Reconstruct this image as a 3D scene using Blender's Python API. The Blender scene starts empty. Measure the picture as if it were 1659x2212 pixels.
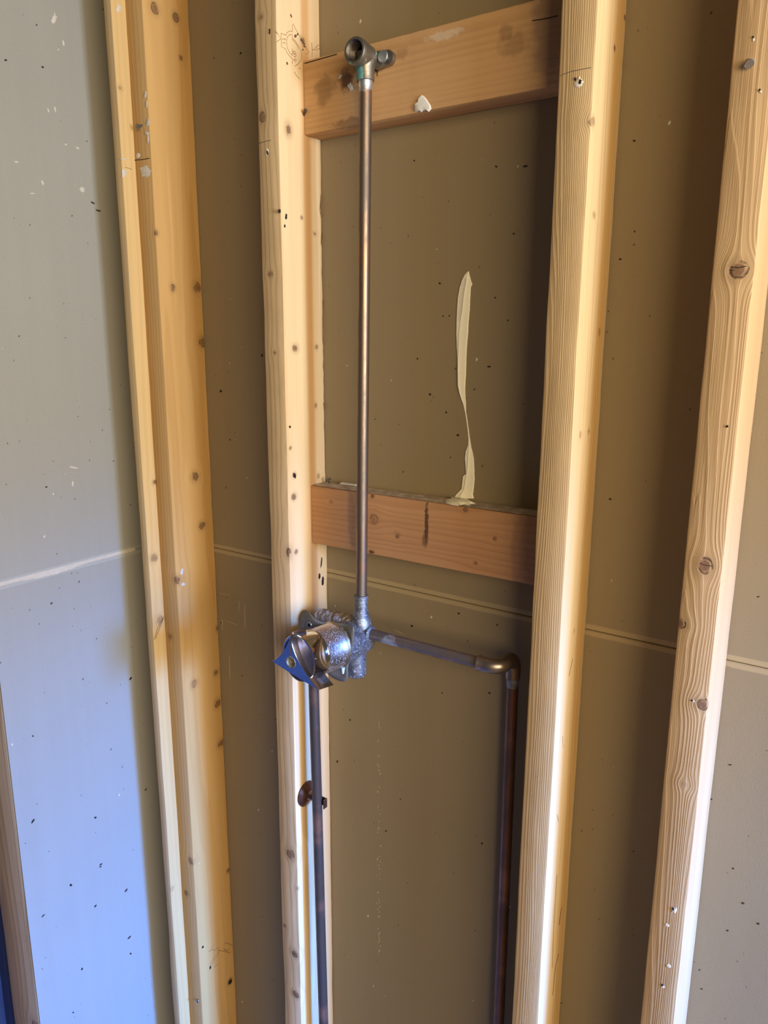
import bpy, bmesh, math, random
from mathutils import Vector, Matrix, noise

random.seed(7)
S = bpy.context.scene
COL = S.collection

# ------------------------------------------------------------------ camera
CAM = Vector((0.7558, -0.8915, 0.3563))
YAW, PIT, ROL, FPX = 0.6002, 0.2220, 0.0038, 1623.5
IW, IH = 1659, 2212
fw = Vector((-math.sin(YAW)*math.cos(PIT), math.cos(YAW)*math.cos(PIT), -math.sin(PIT)))
rt = fw.cross(Vector((0, 0, 1))).normalized()
up = rt.cross(fw)
c_, s_ = math.cos(ROL), math.sin(ROL)
rt, up = c_*rt + s_*up, -s_*rt + c_*up
cd = bpy.data.cameras.new('camera')
cam = bpy.data.objects.new('camera', cd)
COL.objects.link(cam)
M3 = Matrix((rt, up, -fw)).transposed()
cam.matrix_world = Matrix.Translation(CAM) @ M3.to_4x4()
cd.sensor_fit = 'VERTICAL'
cd.sensor_height = 36.0
cd.lens = FPX/IH*36.0
cd.clip_start = 0.01
S.camera = cam


def at(px, py, axis, val):
    """the point of the plane axis=val seen at a photo position (measuring aid)"""
    d = rt*((px-IW/2)/FPX) + up*(-(py-IH/2)/FPX) + fw
    i = 'xyz'.index(axis)
    t = (val-CAM[i])/d[i]
    return CAM + d*t


# ------------------------------------------------------------------ light
S.view_settings.view_transform = 'Standard'
S.view_settings.look = 'None'
S.view_settings.gamma = 1.0
S.view_settings.exposure = 0.0
world = bpy.data.worlds.new('world')
S.world = world
world.use_nodes = True
bg = world.node_tree.nodes['Background']
bg.inputs['Color'].default_value = (1.0, 0.80, 0.58, 1)
bg.inputs['Strength'].default_value = 0.085


def area(name, loc, target, sx, sy, power, color, spread=180):
    l = bpy.data.lights.new(name, 'AREA')
    l.shape = 'RECTANGLE'
    l.size, l.size_y = sx, sy
    l.energy = power
    l.color = color
    l.spread = math.radians(spread)
    o = bpy.data.objects.new(name, l)
    COL.objects.link(o)
    o.location = loc
    o.rotation_euler = (Vector(target)-Vector(loc)).to_track_quat('-Z', 'Y').to_euler()
    return o


# daylight of the window in the right-hand wall: cool sky light falls downwards,
# light from the sunny ground outside rises to the upper wall
area('window_sky_light', (2.60, -0.45, 0.55), (-0.33, -0.14, -1.08), 0.36, 0.30, 19.5, (0.05, 0.26, 1.0), 42)
area('window_ground_light', (2.30, -0.64, 0.35), (-0.30, -0.05, 0.75), 0.42, 0.8, 17, (0.84, 0.95, 1.16), 120)
# light of the room behind the photographer
area('room_light', (2.55, -1.85, 0.65), (0.2, 0.0, 0.05), 1.7, 1.4, 74, (1.0, 0.80, 0.52), 180)
area('sheet_fill_light', (-2.8, -2.1, 0.6), (-1.35, -2.0, -1.22), 1.0, 1.0, 7, (0.32, 0.50, 1.0), 62)  # added blue lamp over the floor sheet that the handle mirrors


# ------------------------------------------------------------------ node helper
class NT:
    def __init__(self, name):
        self.m = bpy.data.materials.new(name)
        self.m.use_nodes = True
        self.t = self.m.node_tree
        self.b = self.t.nodes['Principled BSDF']
        tc = self.t.nodes.new('ShaderNodeTexCoord')
        self.co = tc.outputs['Object']

    def link(self, a, b):
        self.t.links.new(a, b)

    def setin(self, sock, v):
        if isinstance(v, bpy.types.NodeSocket):
            self.link(v, sock)
        else:
            sock.default_value = v

    def math(self, op, a, b=0.0, c=0.0, clamp=False):
        n = self.t.nodes.new('ShaderNodeMath')
        n.operation = op
        n.use_clamp = clamp
        for s, v in zip(n.inputs, (a, b, c)):
            self.setin(s, v)
        return n.outputs[0]

    def vmath(self, op, a, b=(0, 0, 0), scale=None):
        n = self.t.nodes.new('ShaderNodeVectorMath')
        n.operation = op
        self.setin(n.inputs[0], a)
        if op == 'SCALE':
            self.setin(n.inputs['Scale'], scale)
        else:
            self.setin(n.inputs[1], b)
        return n.outputs['Value'] if op in ('LENGTH', 'DOT_PRODUCT', 'DISTANCE') else n.outputs['Vector']

    def noise(self, vec, scale, detail=3, rough=0.55, dist=0.0, out='Fac'):
        n = self.t.nodes.new('ShaderNodeTexNoise')
        self.setin(n.inputs['Vector'], vec)
        n.inputs['Scale'].default_value = scale
        n.inputs['Detail'].default_value = detail
        n.inputs['Roughness'].default_value = rough
        n.inputs['Distortion'].default_value = dist
        return n.outputs[0] if out == 'Fac' else n.outputs[1]

    def voro(self, vec, scale, rnd=1.0):
        n = self.t.nodes.new('ShaderNodeTexVoronoi')
        self.setin(n.inputs['Vector'], vec)
        n.inputs['Scale'].default_value = scale
        n.inputs['Randomness'].default_value = rnd
        return n.outputs['Distance'], n.outputs['Color']

    def ramp(self, fac, stops):
        n = self.t.nodes.new('ShaderNodeValToRGB')
        self.setin(n.inputs[0], fac)
        e = n.color_ramp.elements
        while len(e) < len(stops):
            e.new(0.5)
        for i, (p, c) in enumerate(stops):
            e[i].position = p
            e[i].color = c if len(c) == 4 else (*c, 1)
        return n.outputs[0]

    def step(self, v, lo, hi, t0=0.0, t1=1.0):
        n = self.t.nodes.new('ShaderNodeMapRange')
        n.interpolation_type = 'SMOOTHSTEP'
        self.setin(n.inputs[0], v)
        self.setin(n.inputs[1], lo)
        self.setin(n.inputs[2], hi)
        n.inputs[3].default_value = t0
        n.inputs[4].default_value = t1
        return n.outputs[0]

    def mix(self, fac, a, b, mode='MIX'):
        n = self.t.nodes.new('ShaderNodeMix')
        n.data_type = 'RGBA'
        n.blend_type = mode
        self.setin(n.inputs[0], fac)
        for i, v in ((6, a), (7, b)):
            if isinstance(v, tuple) and len(v) == 3:
                v = (*v, 1)
            self.setin(n.inputs[i], v)
        return n.outputs[2]

    def sep(self, vec):
        n = self.t.nodes.new('ShaderNodeSeparateXYZ')
        self.setin(n.inputs[0], vec)
        return n.outputs[0], n.outputs[1], n.outputs[2]

    def comb(self, x, y, z):
        n = self.t.nodes.new('ShaderNodeCombineXYZ')
        for s, v in zip(n.inputs, (x, y, z)):
            self.setin(s, v)
        return n.outputs[0]

    def bump(self, h, strength=0.5, dist=0.001):
        n = self.t.nodes.new('ShaderNodeBump')
        n.inputs['Strength'].default_value = strength
        n.inputs['Distance'].default_value = dist
        self.setin(n.inputs['Height'], h)
        self.link(n.outputs[0], self.b.inputs['Normal'])

    def color(self, c):
        if isinstance(c, tuple) and len(c) == 3:
            c = (*c, 1)
        self.setin(self.b.inputs['Base Color'], c)

    def set(self, **k):
        for n, v in k.items():
            self.setin(self.b.inputs[n.replace('_', ' ').title() if n != 'ior' else 'IOR'], v)


def wood(name, knots=(), axis='z', light=(0.62, 0.40, 0.20), dark=(0.40, 0.21, 0.085), pith=(0.03, 0.16),
         freq=230, contrast=0.8, weather=None, seed=0.0, bumpy=0.35, heart=None, stains=(), sap=None):
    """sawn softwood; knots = [(local point, radius, darkness)], stains = [(local point, size vector, colour, amount)]"""
    n = NT(name)
    co = n.co
    warp = None
    kwob = None
    kpart = None
    kn = None
    rim = None
    for (kp, kr, kd) in knots:
        d = n.vmath('SUBTRACT', co, tuple(kp))
        ang = (kp[2]*57.0+kp[0]*31.0) % 1.0
        e1 = 0.78+0.35*ang
        el = {'z': (1, 1, e1), 'x': (e1, 1, 1)}[axis]
        L = n.vmath('LENGTH', n.vmath('MULTIPLY', d, el))
        if kwob is None:
            kwob = n.math('SUBTRACT', n.noise(co, 210, 3, 0.6), 0.5)
            kpart = n.step(n.noise(n.vmath('ADD', co, (1, 4, 2)), 95, 2, 0.5), 0.36, 0.58)
        L = n.math('ADD', L, n.math('MULTIPLY', kwob, min(kr*0.7, 0.0024)))
        q = n.math('DIVIDE', L, kr*2.3)
        w = n.math('DIVIDE', 0.85, n.math('ADD', 1.0, n.math('MULTIPLY', q, n.math('MULTIPLY', q, q))))
        wv = n.vmath('SCALE', d, scale=w)
        warp = wv if warp is None else n.vmath('ADD', warp, wv)
        f = n.math('MULTIPLY', n.step(L, kr*1.05, kr*0.55), kd)
        r = n.math('MULTIPLY', n.step(n.math('ABSOLUTE', n.math('SUBTRACT', L, kr*0.95)), kr*0.30, 0.0), n.math('MULTIPLY', kpart, kd))
        halo = n.math('MULTIPLY', n.step(L, kr*2.6, kr*0.7), kd*0.32)
        f = n.math('MAXIMUM', f, halo)
        kn = f if kn is None else n.math('MAXIMUM', kn, f)
        rim = r if rim is None else n.math('MAXIMUM', rim, r)
    wc = n.vmath('SUBTRACT', co, warp) if warp is not None else co
    x, y, z = n.sep(wc)
    if axis == 'x':
        x, z = z, x
    g = n.comb(n.math('MULTIPLY', x, 1.0), y, n.math('MULTIPLY', z, 0.05))
    wob = n.noise(n.vmath('ADD', g, (seed, seed*1.7, seed*0.3)), 14, 3, 0.5)
    dx = n.math('SUBTRACT', x, pith[0])
    dy = n.math('SUBTRACT', y, pith[1])
    rr = n.math('SQRT', n.math('ADD', n.math('MULTIPLY', dx, dx), n.math('MULTIPLY', dy, dy)))
    rr = n.math('ADD', rr, n.math('MULTIPLY', wob, 0.055))
    ring = n.math('FRACT', n.math('MULTIPLY', rr, freq))
    # slow rise, quick fall of the year ring
    late = n.math('MULTIPLY', n.step(ring, 0.25, 0.85), n.step(ring, 1.0, 0.9))
    fine = n.noise(n.vmath('MULTIPLY', n.comb(x, y, z), (1, 1, 0.012)), 900, 2, 0.7)
    broad = n.noise(n.vmath('ADD', g, (seed*2+5, 3, seed)), 26, 2, 0.5)
    fac = n.math('ADD', n.math('MULTIPLY', late, contrast*0.55), n.math('MULTIPLY', n.math('SUBTRACT', fine, 0.5), 0.45*contrast))
    fac = n.math('ADD', fac, n.math('MULTIPLY', n.math('SUBTRACT', broad, 0.45), 0.9), clamp=True)
    col = n.mix(fac, light, dark)
    if heart is not None:                     # orange heartwood streak along the board: (axis index, centre, half width, colour)
        ax, c0, hw, hc = heart
        v = n.sep(co)[ax]
        v = n.math('ADD', v, n.math('MULTIPLY', n.math('SUBTRACT', n.noise(g, 6, 1), 0.5), 0.03))
        f = n.step(n.math('ABSOLUTE', n.math('SUBTRACT', v, c0)), hw, hw*0.3)
        col = n.mix(n.math('MULTIPLY', f, 0.75), col, hc)
    if weather is not None:                   # darker front faces (local -y), mostly their dimmer light put into the colour
        geo = n.t.nodes.new('ShaderNodeNewGeometry')
        ny = n.math('MULTIPLY', n.sep(geo.outputs['Normal'])[1], -1.0)
        f = n.step(ny, 0.6, 0.95)
        blot = n.step(n.noise(n.vmath('MULTIPLY', co, (1, 1, 0.35)), 18, 4, 0.6), 0.3, 0.7, 0.55, 1.0)
        col = n.mix(n.math('MULTIPLY', n.math('MULTIPLY', f, blot), weather[1]), col, n.mix(fac, weather[0], tuple(c*0.6 for c in weather[0])))
    for (sp, sv, sc, sa) in stains:
        d = n.vmath('DIVIDE', n.vmath('SUBTRACT', co, tuple(sp)), tuple(sv))
        L = n.vmath('LENGTH', d)
        nz = n.noise(co, 0.9/max(min(sv), 0.004), 4, 0.65)
        f = n.math('MULTIPLY', n.step(n.math('ADD', L, n.math('MULTIPLY', n.math('SUBTRACT', nz, 0.5), 1.6)), 1.1, 0.5), sa)
        col = n.mix(f, col, sc)
    if kn is not None:
        kc = n.mix(n.noise(co, 260, 2), (0.13, 0.06, 0.028), (0.27, 0.14, 0.07))
        col = n.mix(kn, col, kc)
        col = n.mix(n.math('MULTIPLY', rim, 0.85), col, (0.035, 0.016, 0.008))
    dirt = n.step(n.noise(n.vmath('ADD', co, (seed, 9, 2)), 75, 4, 0.7), 0.66, 0.8)
    col = n.mix(n.math('MULTIPLY', dirt, 0.25), col, (0.16, 0.09, 0.045))
    n.color(col)
    n.set(roughness=0.68)
    n.b.inputs['Specular IOR Level'].default_value = 0.25
    h = n.math('ADD', n.math('MULTIPLY', late, 0.8), n.math('MULTIPLY', fine, 0.9))
    if rim is not None:
        h = n.math('SUBTRACT', h, n.math('MULTIPLY', rim, 2.0))
    n.bump(h, bumpy, 0.0012)
    return n.m


def drywall(name, axis, base=(0.275, 0.212, 0.120), seam=True, seed=0.0, edge=(0.42, 0.32, 0.17)):
    n = NT(name)
    co = n.co
    x, y, z = n.sep(co)
    u = x if axis == 'x' else y
    big = n.noise(n.vmath('ADD', co, (seed, seed, 0)), 3.5, 3, 0.5)
    pulp = n.noise(co, 420, 3, 0.7)
    streak = n.noise(n.comb(n.math('MULTIPLY', u, 1.0), seed, n.math('MULTIPLY', z, 0.04)), 40, 2, 0.5)
    v = n.math('ADD', n.math('MULTIPLY', n.math('SUBTRACT', big, 0.5), 0.35), n.math('MULTIPLY', n.math('SUBTRACT', pulp, 0.5), 0.5))
    v = n.math('ADD', v, n.math('MULTIPLY', n.math('SUBTRACT', streak, 0.5), 0.25))
    col = n.mix(n.math('ADD', 0.5, v, clamp=True), tuple(c*0.82 for c in base), tuple(min(1, c*1.18) for c in base))
    # flecks in the paper: dark ones of two sizes, pale ones
    for i, (sc, thr, size, fc, amt) in enumerate(((22, 0.70, 0.075, (0.02, 0.014, 0.01), 0.95), (70, 0.72, 0.12, (0.06, 0.04, 0.025), 0.8),
                                              (48, 0.78, 0.10, (0.75, 0.70, 0.60), 0.7), (110, 0.74, 0.15, (0.10, 0.07, 0.045), 0.7))):
        a = 0.5+0.4*i
        pu = n.math('ADD', n.math('MULTIPLY', u, math.cos(a)), n.math('MULTIPLY', z, math.sin(a)))
        pv = n.math('ADD', n.math('MULTIPLY', u, -math.sin(a)), n.math('MULTIPLY', z, math.cos(a)))
        d, c = n.voro(n.comb(n.math('MULTIPLY', pu, 0.62), pv, seed+i), sc)
        r, g_, b_ = n.sep(c)
        sel = n.step(r, thr, thr+0.02)
        f = n.math('MULTIPLY', sel, n.step(d, n.math('MULTIPLY', g_, size), n.math('MULTIPLY', g_, size*0.55)))
        col = n.mix(n.math('MULTIPLY', f, amt), col, fc)
    if seam:
        az = n.math('ABSOLUTE', z)
        wob = n.math('MULTIPLY', n.math('SUBTRACT', n.noise(co, 30, 2), 0.5), 0.002)
        f = n.step(n.math('ADD', az, wob), 0.0082, 0.0068)
        col = n.mix(n.math('MULTIPLY', f, 0.8), col, edge)
        f2 = n.step(n.math('ABSOLUTE', n.math('SUBTRACT', az, 0.0045)), 0.0008, 0.0)
    n.color(col)
    n.set(roughness=0.85)
    n.b.inputs['Specular IOR Level'].default_value = 0.2
    n.bump(n.math('ADD', pulp, n.math('MULTIPLY', n.noise(co, 60, 2), 0.6)), 0.25, 0.0012)
    return n.m


def metal(name, base, base2, rough=0.4, nscale=60, metallic=1.0, bump=0.1, deposit=None, rough2=None):
    n = NT(name)
    f = n.noise(n.co, nscale, 4, 0.65)
    col = n.mix(n.step(f, 0.35, 0.65), base, base2)
    met = metallic
    ro = n.step(f, 0.3, 0.7, rough, rough2 if rough2 is not None else rough*1.25)
    if deposit is not None:
        dc, amt, sc = deposit
        d = n.step(n.noise(n.vmath('ADD', n.co, (3.3, 1.2, 0.4)), sc, 5, 0.7), 0.62-amt*0.3, 0.74-amt*0.25)
        col = n.mix(d, col, dc)
        met = n.math('MULTIPLY', n.math('SUBTRACT', 1.0, d), metallic)
        ro = n.math('MAXIMUM', ro, n.math('MULTIPLY', d, 0.7))
    n.color(col)
    n.setin(n.b.inputs['Metallic'], met)
    n.setin(n.b.inputs['Roughness'], ro)
    n.bump(n.noise(n.co, nscale*4, 4, 0.6), bump, 0.0006)
    return n.m


def plain(name, c, rough=0.6, nscale=80, var=0.12, bump=0.15):
    n = NT(name)
    f = n.noise(n.co, nscale, 3, 0.6)
    n.color(n.mix(f, tuple(v*(1-var) for v in c), tuple(min(1, v*(1+var)) for v in c)))
    n.set(roughness=rough)
    n.bump(f, bump, 0.001)
    return n.m


# ------------------------------------------------------------------ mesh helpers
def empty(name, loc, label, cat, group=None):
    o = bpy.data.objects.new(name, None)
    o.empty_display_size = 0.02
    COL.objects.link(o)
    o.location = loc
    return tag(o, label, cat, group)


def tag(o, label=None, cat=None, group=None):
    if label:
        o['label'] = label
    if cat:
        o['category'] = cat
    if group:
        o['group'] = group
    return o


def wloc(o):
    v = Vector(o.location)
    while o.parent:
        o = o.parent
        v += Vector(o.location)
    return v


def link(name, bm, mat, origin=None, parent=None, smooth=False, label=None):
    """turn a bmesh in world coordinates into one object whose origin is `origin`"""
    if origin is None:
        origin = Vector((0, 0, 0))
        if len(bm.verts):
            lo = Vector([min(v.co[i] for v in bm.verts) for i in range(3)])
            hi = Vector([max(v.co[i] for v in bm.verts) for i in range(3)])
            origin = (lo+hi)/2
            origin.z = lo.z
    origin = Vector(origin)
    bmesh.ops.translate(bm, verts=bm.verts, vec=-origin)
    bmesh.ops.recalc_face_normals(bm, faces=bm.faces)
    me = bpy.data.meshes.new(name)
    bm.to_mesh(me)
    bm.free()
    me.materials.append(mat)
    if smooth:
        for p in me.polygons:
            p.use_smooth = True
        try:
            me.set_sharp_from_angle(angle=math.radians(40))
        except Exception:
            pass
    o = bpy.data.objects.new(name, me)
    COL.objects.link(o)
    if parent is not None:
        o.parent = parent
        o.location = origin - wloc(parent)
    else:
        o.location = origin
    if label:
        o['label'] = label
    return o


def board(x0, x1, y0, y1, z0, z1, bev=0.003, n=140, axis='z', rough=0.0006, seed=0.0, wane=None):
    """sawn board with eased, slightly uneven edges; wane = (corner index, depth, lo, hi) chips a corner"""
    bm = bmesh.new()
    if axis == 'z':
        a0, a1, b0, b1, l0, l1 = x0, x1, y0, y1, z0, z1
    else:
        a0, a1, b0, b1, l0, l1 = y0, y1, z0, z1, x0, x1
    prof = []
    for ci, (cx, cy, sx, sy) in enumerate(((a1, b0, -1, 1), (a1, b1, -1, -1), (a0, b1, 1, -1), (a0, b0, 1, 1))):
        pts = [(0, 1), (0.3, 0.3), (1, 0)]
        if ci in (1, 3):
            pts = pts[::-1]
        if ci == 0:
            pts = [(1, 0), (0.3, 0.3), (0, 1)]
        elif ci == 1:
            pts = [(0, 1), (0.3, 0.3), (1, 0)]
        elif ci == 2:
            pts = [(1, 0), (0.3, 0.3), (0, 1)]
        else:
            pts = [(0, 1), (0.3, 0.3), (1, 0)]
        for (u, v) in pts:
            prof.append((ci, cx, cy, sx*u, sy*v))
    rings = []
    for k in range(n+1):
        l = l0 + (l1-l0)*k/n
        ring = []
        for (ci, cx, cy, ux, uy) in prof:
            nz = noise.noise(Vector((ci*7.1+seed, l*16, 0)))
            nf = noise.noise(Vector((ci*3.3+seed, l*90, 4)))
            b = bev*(1+0.5*nz+0.35*nf)
            if wane and wane[0] == ci and wane[2] < l < wane[3]:
                t = (l-wane[2])/(wane[3]-wane[2])
                b += wane[1]*math.sin(math.pi*t)**0.5*(0.45+0.7*abs(noise.noise(Vector((seed, l*45, 8)))))
            dx = rough*noise.noise(Vector((cx*50, cy*50, l*7+seed)))
            dy = rough*noise.noise(Vector((cx*50+9, cy*50, l*7+seed)))
            p = (cx+ux*b+dx, cy+uy*b+dy)
            co = (p[0], p[1], l) if axis == 'z' else (l, p[0], p[1])
            ring.append(bm.verts.new(co))
        rings.append(ring)
    m = len(prof)
    for k in range(n):
        for i in range(m):
            j = (i+1) % m
            bm.faces.new((rings[k][i], rings[k][j], rings[k+1][j], rings[k+1][i]))
    bm.faces.new(rings[0][::-1])
    bm.faces.new(rings[-1])
    return bm


def add_tube(bm, pts, radii, segs=24, caps=True):
    """tube along a list of points with a radius per point"""
    pts = [Vector(p) for p in pts]
    if not isinstance(radii, (list, tuple)):
        radii = [radii]*len(pts)
    rings = []
    prev = None
    for i, p in enumerate(pts):
        if i == 0:
            t = (pts[1]-p)
        elif i == len(pts)-1:
            t = (p-pts[i-1])
        else:
            t = (pts[i+1]-p).normalized()+(p-pts[i-1]).normalized()
        if t.length < 1e-9:
            t = prev_t
        t = t.normalized()
        prev_t = t
        if prev is None:
            a = Vector((0, 0, 1)) if abs(t.z) < 0.9 else Vector((1, 0, 0))
            u = t.cross(a).normalized()
        else:
            u = (prev - t*prev.dot(t)).normalized()
        prev = u
        w = t.cross(u)
        rings.append([bm.verts.new(p+(u*math.cos(2*math.pi*k/segs)+w*math.sin(2*math.pi*k/segs))*radii[i]) for k in range(segs)])
    for i in range(len(rings)-1):
        for k in range(segs):
            j = (k+1) % segs
            bm.faces.new((rings[i][k], rings[i][j], rings[i+1][j], rings[i+1][k]))
    if caps:
        bm.faces.new(rings[0][::-1])
        bm.faces.new(rings[-1])
    return rings


def tube(pts, radii, segs=24, caps=True):
    bm = bmesh.new()
    add_tube(bm, pts, radii, segs, caps)
    return bm


def lathe(centre, direction, prof, segs=40):
    """prof = [(distance along direction, radius)]"""
    d = Vector(direction).normalized()
    c = Vector(centre)
    bm = bmesh.new()
    a = Vector((0, 0, 1)) if abs(d.z) < 0.9 else Vector((1, 0, 0))
    u = d.cross(a).normalized()
    w = d.cross(u)
    rings = []
    for (t, r) in prof:
        if r < 1e-6:
            rings.append([bm.verts.new(c+d*t)])
        else:
            rings.append([bm.verts.new(c+d*t+(u*math.cos(2*math.pi*k/segs)+w*math.sin(2*math.pi*k/segs))*r) for k in range(segs)])
    for A, B in zip(rings, rings[1:]):
        for k in range(segs):
            j = (k+1) % segs
            if len(A) == 1 and len(B) == 1:
                continue
            if len(A) == 1:
                bm.faces.new((A[0], B[j], B[k]))
            elif len(B) == 1:
                bm.faces.new((A[k], A[j], B[0]))
            else:
                bm.faces.new((A[k], A[j], B[j], B[k]))
    return bm


def smooth_poly(pts, per=6, closed=True):
    """Catmull-Rom through 2-D points"""
    out = []
    n = len(pts)
    rng = range(n) if closed else range(n-1)
    for i in rng:
        p0, p1, p2, p3 = (Vector(pts[(i+k-1) % n]) for k in range(4)) if closed else (
            Vector(pts[max(0, i-1)]), Vector(pts[i]), Vector(pts[min(n-1, i+1)]), Vector(pts[min(n-1, i+2)]))
        for s in range(per):
            t = s/per
            out.append(0.5*((2*p1)+(-p0+p2)*t+(2*p0-5*p1+4*p2-p3)*t*t+(-p0+3*p1-3*p2+p3)*t**3))
    if not closed:
        out.append(Vector(pts[-1]))
    return out


def xz_prism(poly, y0, y1, bend=None, bev=0.0):
    """prism of an x,z outline between two depths"""
    bm = bmesh.new()
    f = bend or (lambda x, z: 0.0)
    A = [bm.verts.new((p[0], y0+f(p[0], p[1]), p[1])) for p in poly]
    B = [bm.verts.new((p[0], y1+f(p[0], p[1]), p[1])) for p in poly]
    n = len(poly)
    fa = bm.faces.new(A)
    fb = bm.faces.new(B[::-1])
    for i in range(n):
        j = (i+1) % n
        bm.faces.new((A[i], B[i], B[j], A[j]))
    bmesh.ops.triangulate(bm, faces=[fa, fb])
    return bm


# ------------------------------------------------------------------ the setting
FLOOR, TOP = -1.2192, 1.2192
D, W = 0.089, 0.038
WALLX = -0.345
LSEAM = -0.0075


def structure(o):
    o['kind'] = 'structure'
    return o


def sheet(axis, a0, a1, d0, d1, gap=0.0011, zs_=0.0):
    """two boards of wallboard, one above the other, meeting at z = 0 with eased paper-wrapped edges"""
    bm = bmesh.new()
    for (z0, z1) in ((FLOOR, zs_-gap/2), (zs_+gap/2, TOP)):
        vs = []
        for (a, d, z) in ((a0, d0, z0), (a1, d0, z0), (a1, d1, z0), (a0, d1, z0), (a0, d0, z1), (a1, d0, z1), (a1, d1, z1), (a0, d1, z1)):
            vs.append(bm.verts.new((a, d, z) if axis == 'x' else (d, a, z)))
        fs = [(0, 1, 2, 3), (4, 5, 6, 7), (0, 1, 5, 4), (1, 2, 6, 5), (2, 3, 7, 6), (3, 0, 4, 7)]
        for q in fs:
            bm.faces.new([vs[i] for i in q])
    e = [ed for ed in bm.edges if all(abs(v.co.z-zs_) < 0.002 for v in ed.verts)]
    bmesh.ops.bevel(bm, geom=e, offset=0.0009, segments=2, affect='EDGES')
    return bm


back = structure(link('wall_back', sheet('x', -0.42, 2.2, 0.0, 0.0127), drywall('paper_back', 'x'), origin=(0, 0, 0)))
left = structure(link('wall_left', sheet('y', -0.3365, 0.0, WALLX-0.003, WALLX, zs_=LSEAM), drywall('paper_left', 'y', base=(0.34, 0.33, 0.285), seed=4.0, edge=(0.40, 0.395, 0.34)), origin=(WALLX, 0, LSEAM)))
bm = bmesh.new()
v = [bm.verts.new(p) for p in ((-1.6, -3.0, FLOOR), (2.2, -3.0, FLOOR), (2.2, 0.0127, FLOOR), (-1.6, 0.0127, FLOOR))]
bm.faces.new(v)
r_ = bmesh.ops.extrude_face_region(bm, geom=bm.faces[:])
bmesh.ops.translate(bm, verts=[g for g in r_['geom'] if isinstance(g, bmesh.types.BMVert)], vec=(0, 0, -0.02))
structure(link('floor', bm, plain('subfloor', (0.33, 0.24, 0.15), 0.8, 25), origin=(0, -1, FLOOR)))

# torn paper lip along the left seam
p0, p1 = at(0, 1250, 'x', WALLX), at(300, 1183, 'x', WALLX)
bm = bmesh.new()
cols = []
N = 60
for i in range(N+1):
    t = i/N
    y = -0.335 + (0.262)*t
    torn = 0.0012+0.0045*max(0, math.sin((t-0.16)*math.pi/0.45))*(1 if 0.16 < t < 0.61 else 0)*(0.75+0.5*noise.noise(Vector((t*40, 0, 1))))
    torn += 0.0012*noise.noise(Vector((t*70, 3, 1)))
    zt = 0.0042+0.0006*noise.noise(Vector((t*50, 7, 1)))
    row = []
    for (z, d) in ((zt, 0.0001), (zt-0.001, 0.0006), (0.002, 0.0012), (-torn*0.6, 0.0024), (-torn, 0.0034), (-torn, 0.0028), (0.0, 0.0003)):
        row.append(bm.verts.new((WALLX+d, y, z+LSEAM)))
    cols.append(row)
for a, b in zip(cols, cols[1:]):
    for k in range(len(a)-1):
        bm.faces.new((a[k], b[k], b[k+1], a[k+1]))
link('torn_paper_edge', bm, plain('torn_paper', (0.56, 0.51, 0.41), 0.9, 150), parent=left, smooth=True, label='torn whitish paper lip along the seam')


def flakes(parent, axis, val, spots, mat, name, label=None):
    """small raised dabs as one part: (px, py, half width px, half height px, tilt)"""
    made = []
    for i, (px, py, a, b, tl) in enumerate(spots):
        bm = bmesh.new()
        n = 24 if a > 4 else 14
        ring, ring2 = [], []
        c = at(px, py, axis, val)
        sgn = 1 if axis == 'x' else -1
        for k in range(n):
            th = 2*math.pi*k/n
            rr = 1+(0.65 if a > 4 else 0.4)*noise.noise(Vector((math.cos(th)*(2.6 if a > 4 else 1.7)+i*5, math.sin(th)*2.2, i)))
            ux, uy = a*rr*math.cos(th), b*rr*math.sin(th)
            q = at(px+ux*math.cos(tl)-uy*math.sin(tl), py+ux*math.sin(tl)+uy*math.cos(tl), axis, val)
            q0 = q.copy()
            setattr(q0, axis, val+sgn*0.00015)
            q1 = c+(q-c)*0.7
            setattr(q1, axis, val+sgn*min(0.0008, 0.0002+0.25*(q-c).length))
            ring.append(bm.verts.new(q0))
            ring2.append(bm.verts.new(q1))
        for k in range(n):
            j = (k+1) % n
            bm.faces.new((ring[k], ring[j], ring2[j], ring2[k]))
        bm.faces.new(ring2)
        made.append(link(name, bm, mat, parent=parent, smooth=True, label=label))
    return made


PLASTER = plain('plaster', (0.60, 0.565, 0.49), 0.85, 200, 0.1, 0.3)
flakes(left, 'x', WALLX, [(117, 40, 5, 11, 0.2), (137, 93, 2, 7, -0.2), (126, 107, 2, 2, 0), (104, 238, 1.5, 6, -.3), (119, 236, 1.5, 7, -.2), (168, 320, 5, 2, .5),
                          (92, 395, 2.4, 6, -.3), (70, 418, 5, 1.6, .1), (178, 410, 7, 5, .7), (142, 312, 3, 2, .6), (36, 350, 5, 2, .2), (160, 1010, 10, 2, .2), (157, 1045, 2, 6, 0)],
       PLASTER, 'plaster_speck', 'whitish plaster speck')
flakes(left, 'x', WALLX, [(71, 1774, 2.2, 6, .6), (206, 1766, 2, 3, .8), (218, 1867, 1.4, 4, .9), (217, 1872, 1.4, 3, .9), (153, 1912, 2.6, 3, .3), (206, 1957, 1.6, 3.6, .7), (279, 2025, 1.6, 5, .8),
                          (177, 2093, 2, 3, .5), (71, 1590, 2, 1.6, .2), (93, 1978, 1.2, 5, .8), (282, 2060, 2, 2, .2), (92, 145, 3, 2, .5), (12, 130, 3, 2, .2), (100, 1052, 3, 1.4, -.2), (282, 1466, 2, 4, .6),
                          (158, 2187, 2, 1.6, .4), (200, 438, 5, 1.6, .5), (212, 455, 6, 1.6, .3)],
       plain('bark_fleck', (0.02, 0.015, 0.012), 0.8), 'paper_fleck', 'black fleck in the paper')
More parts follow.
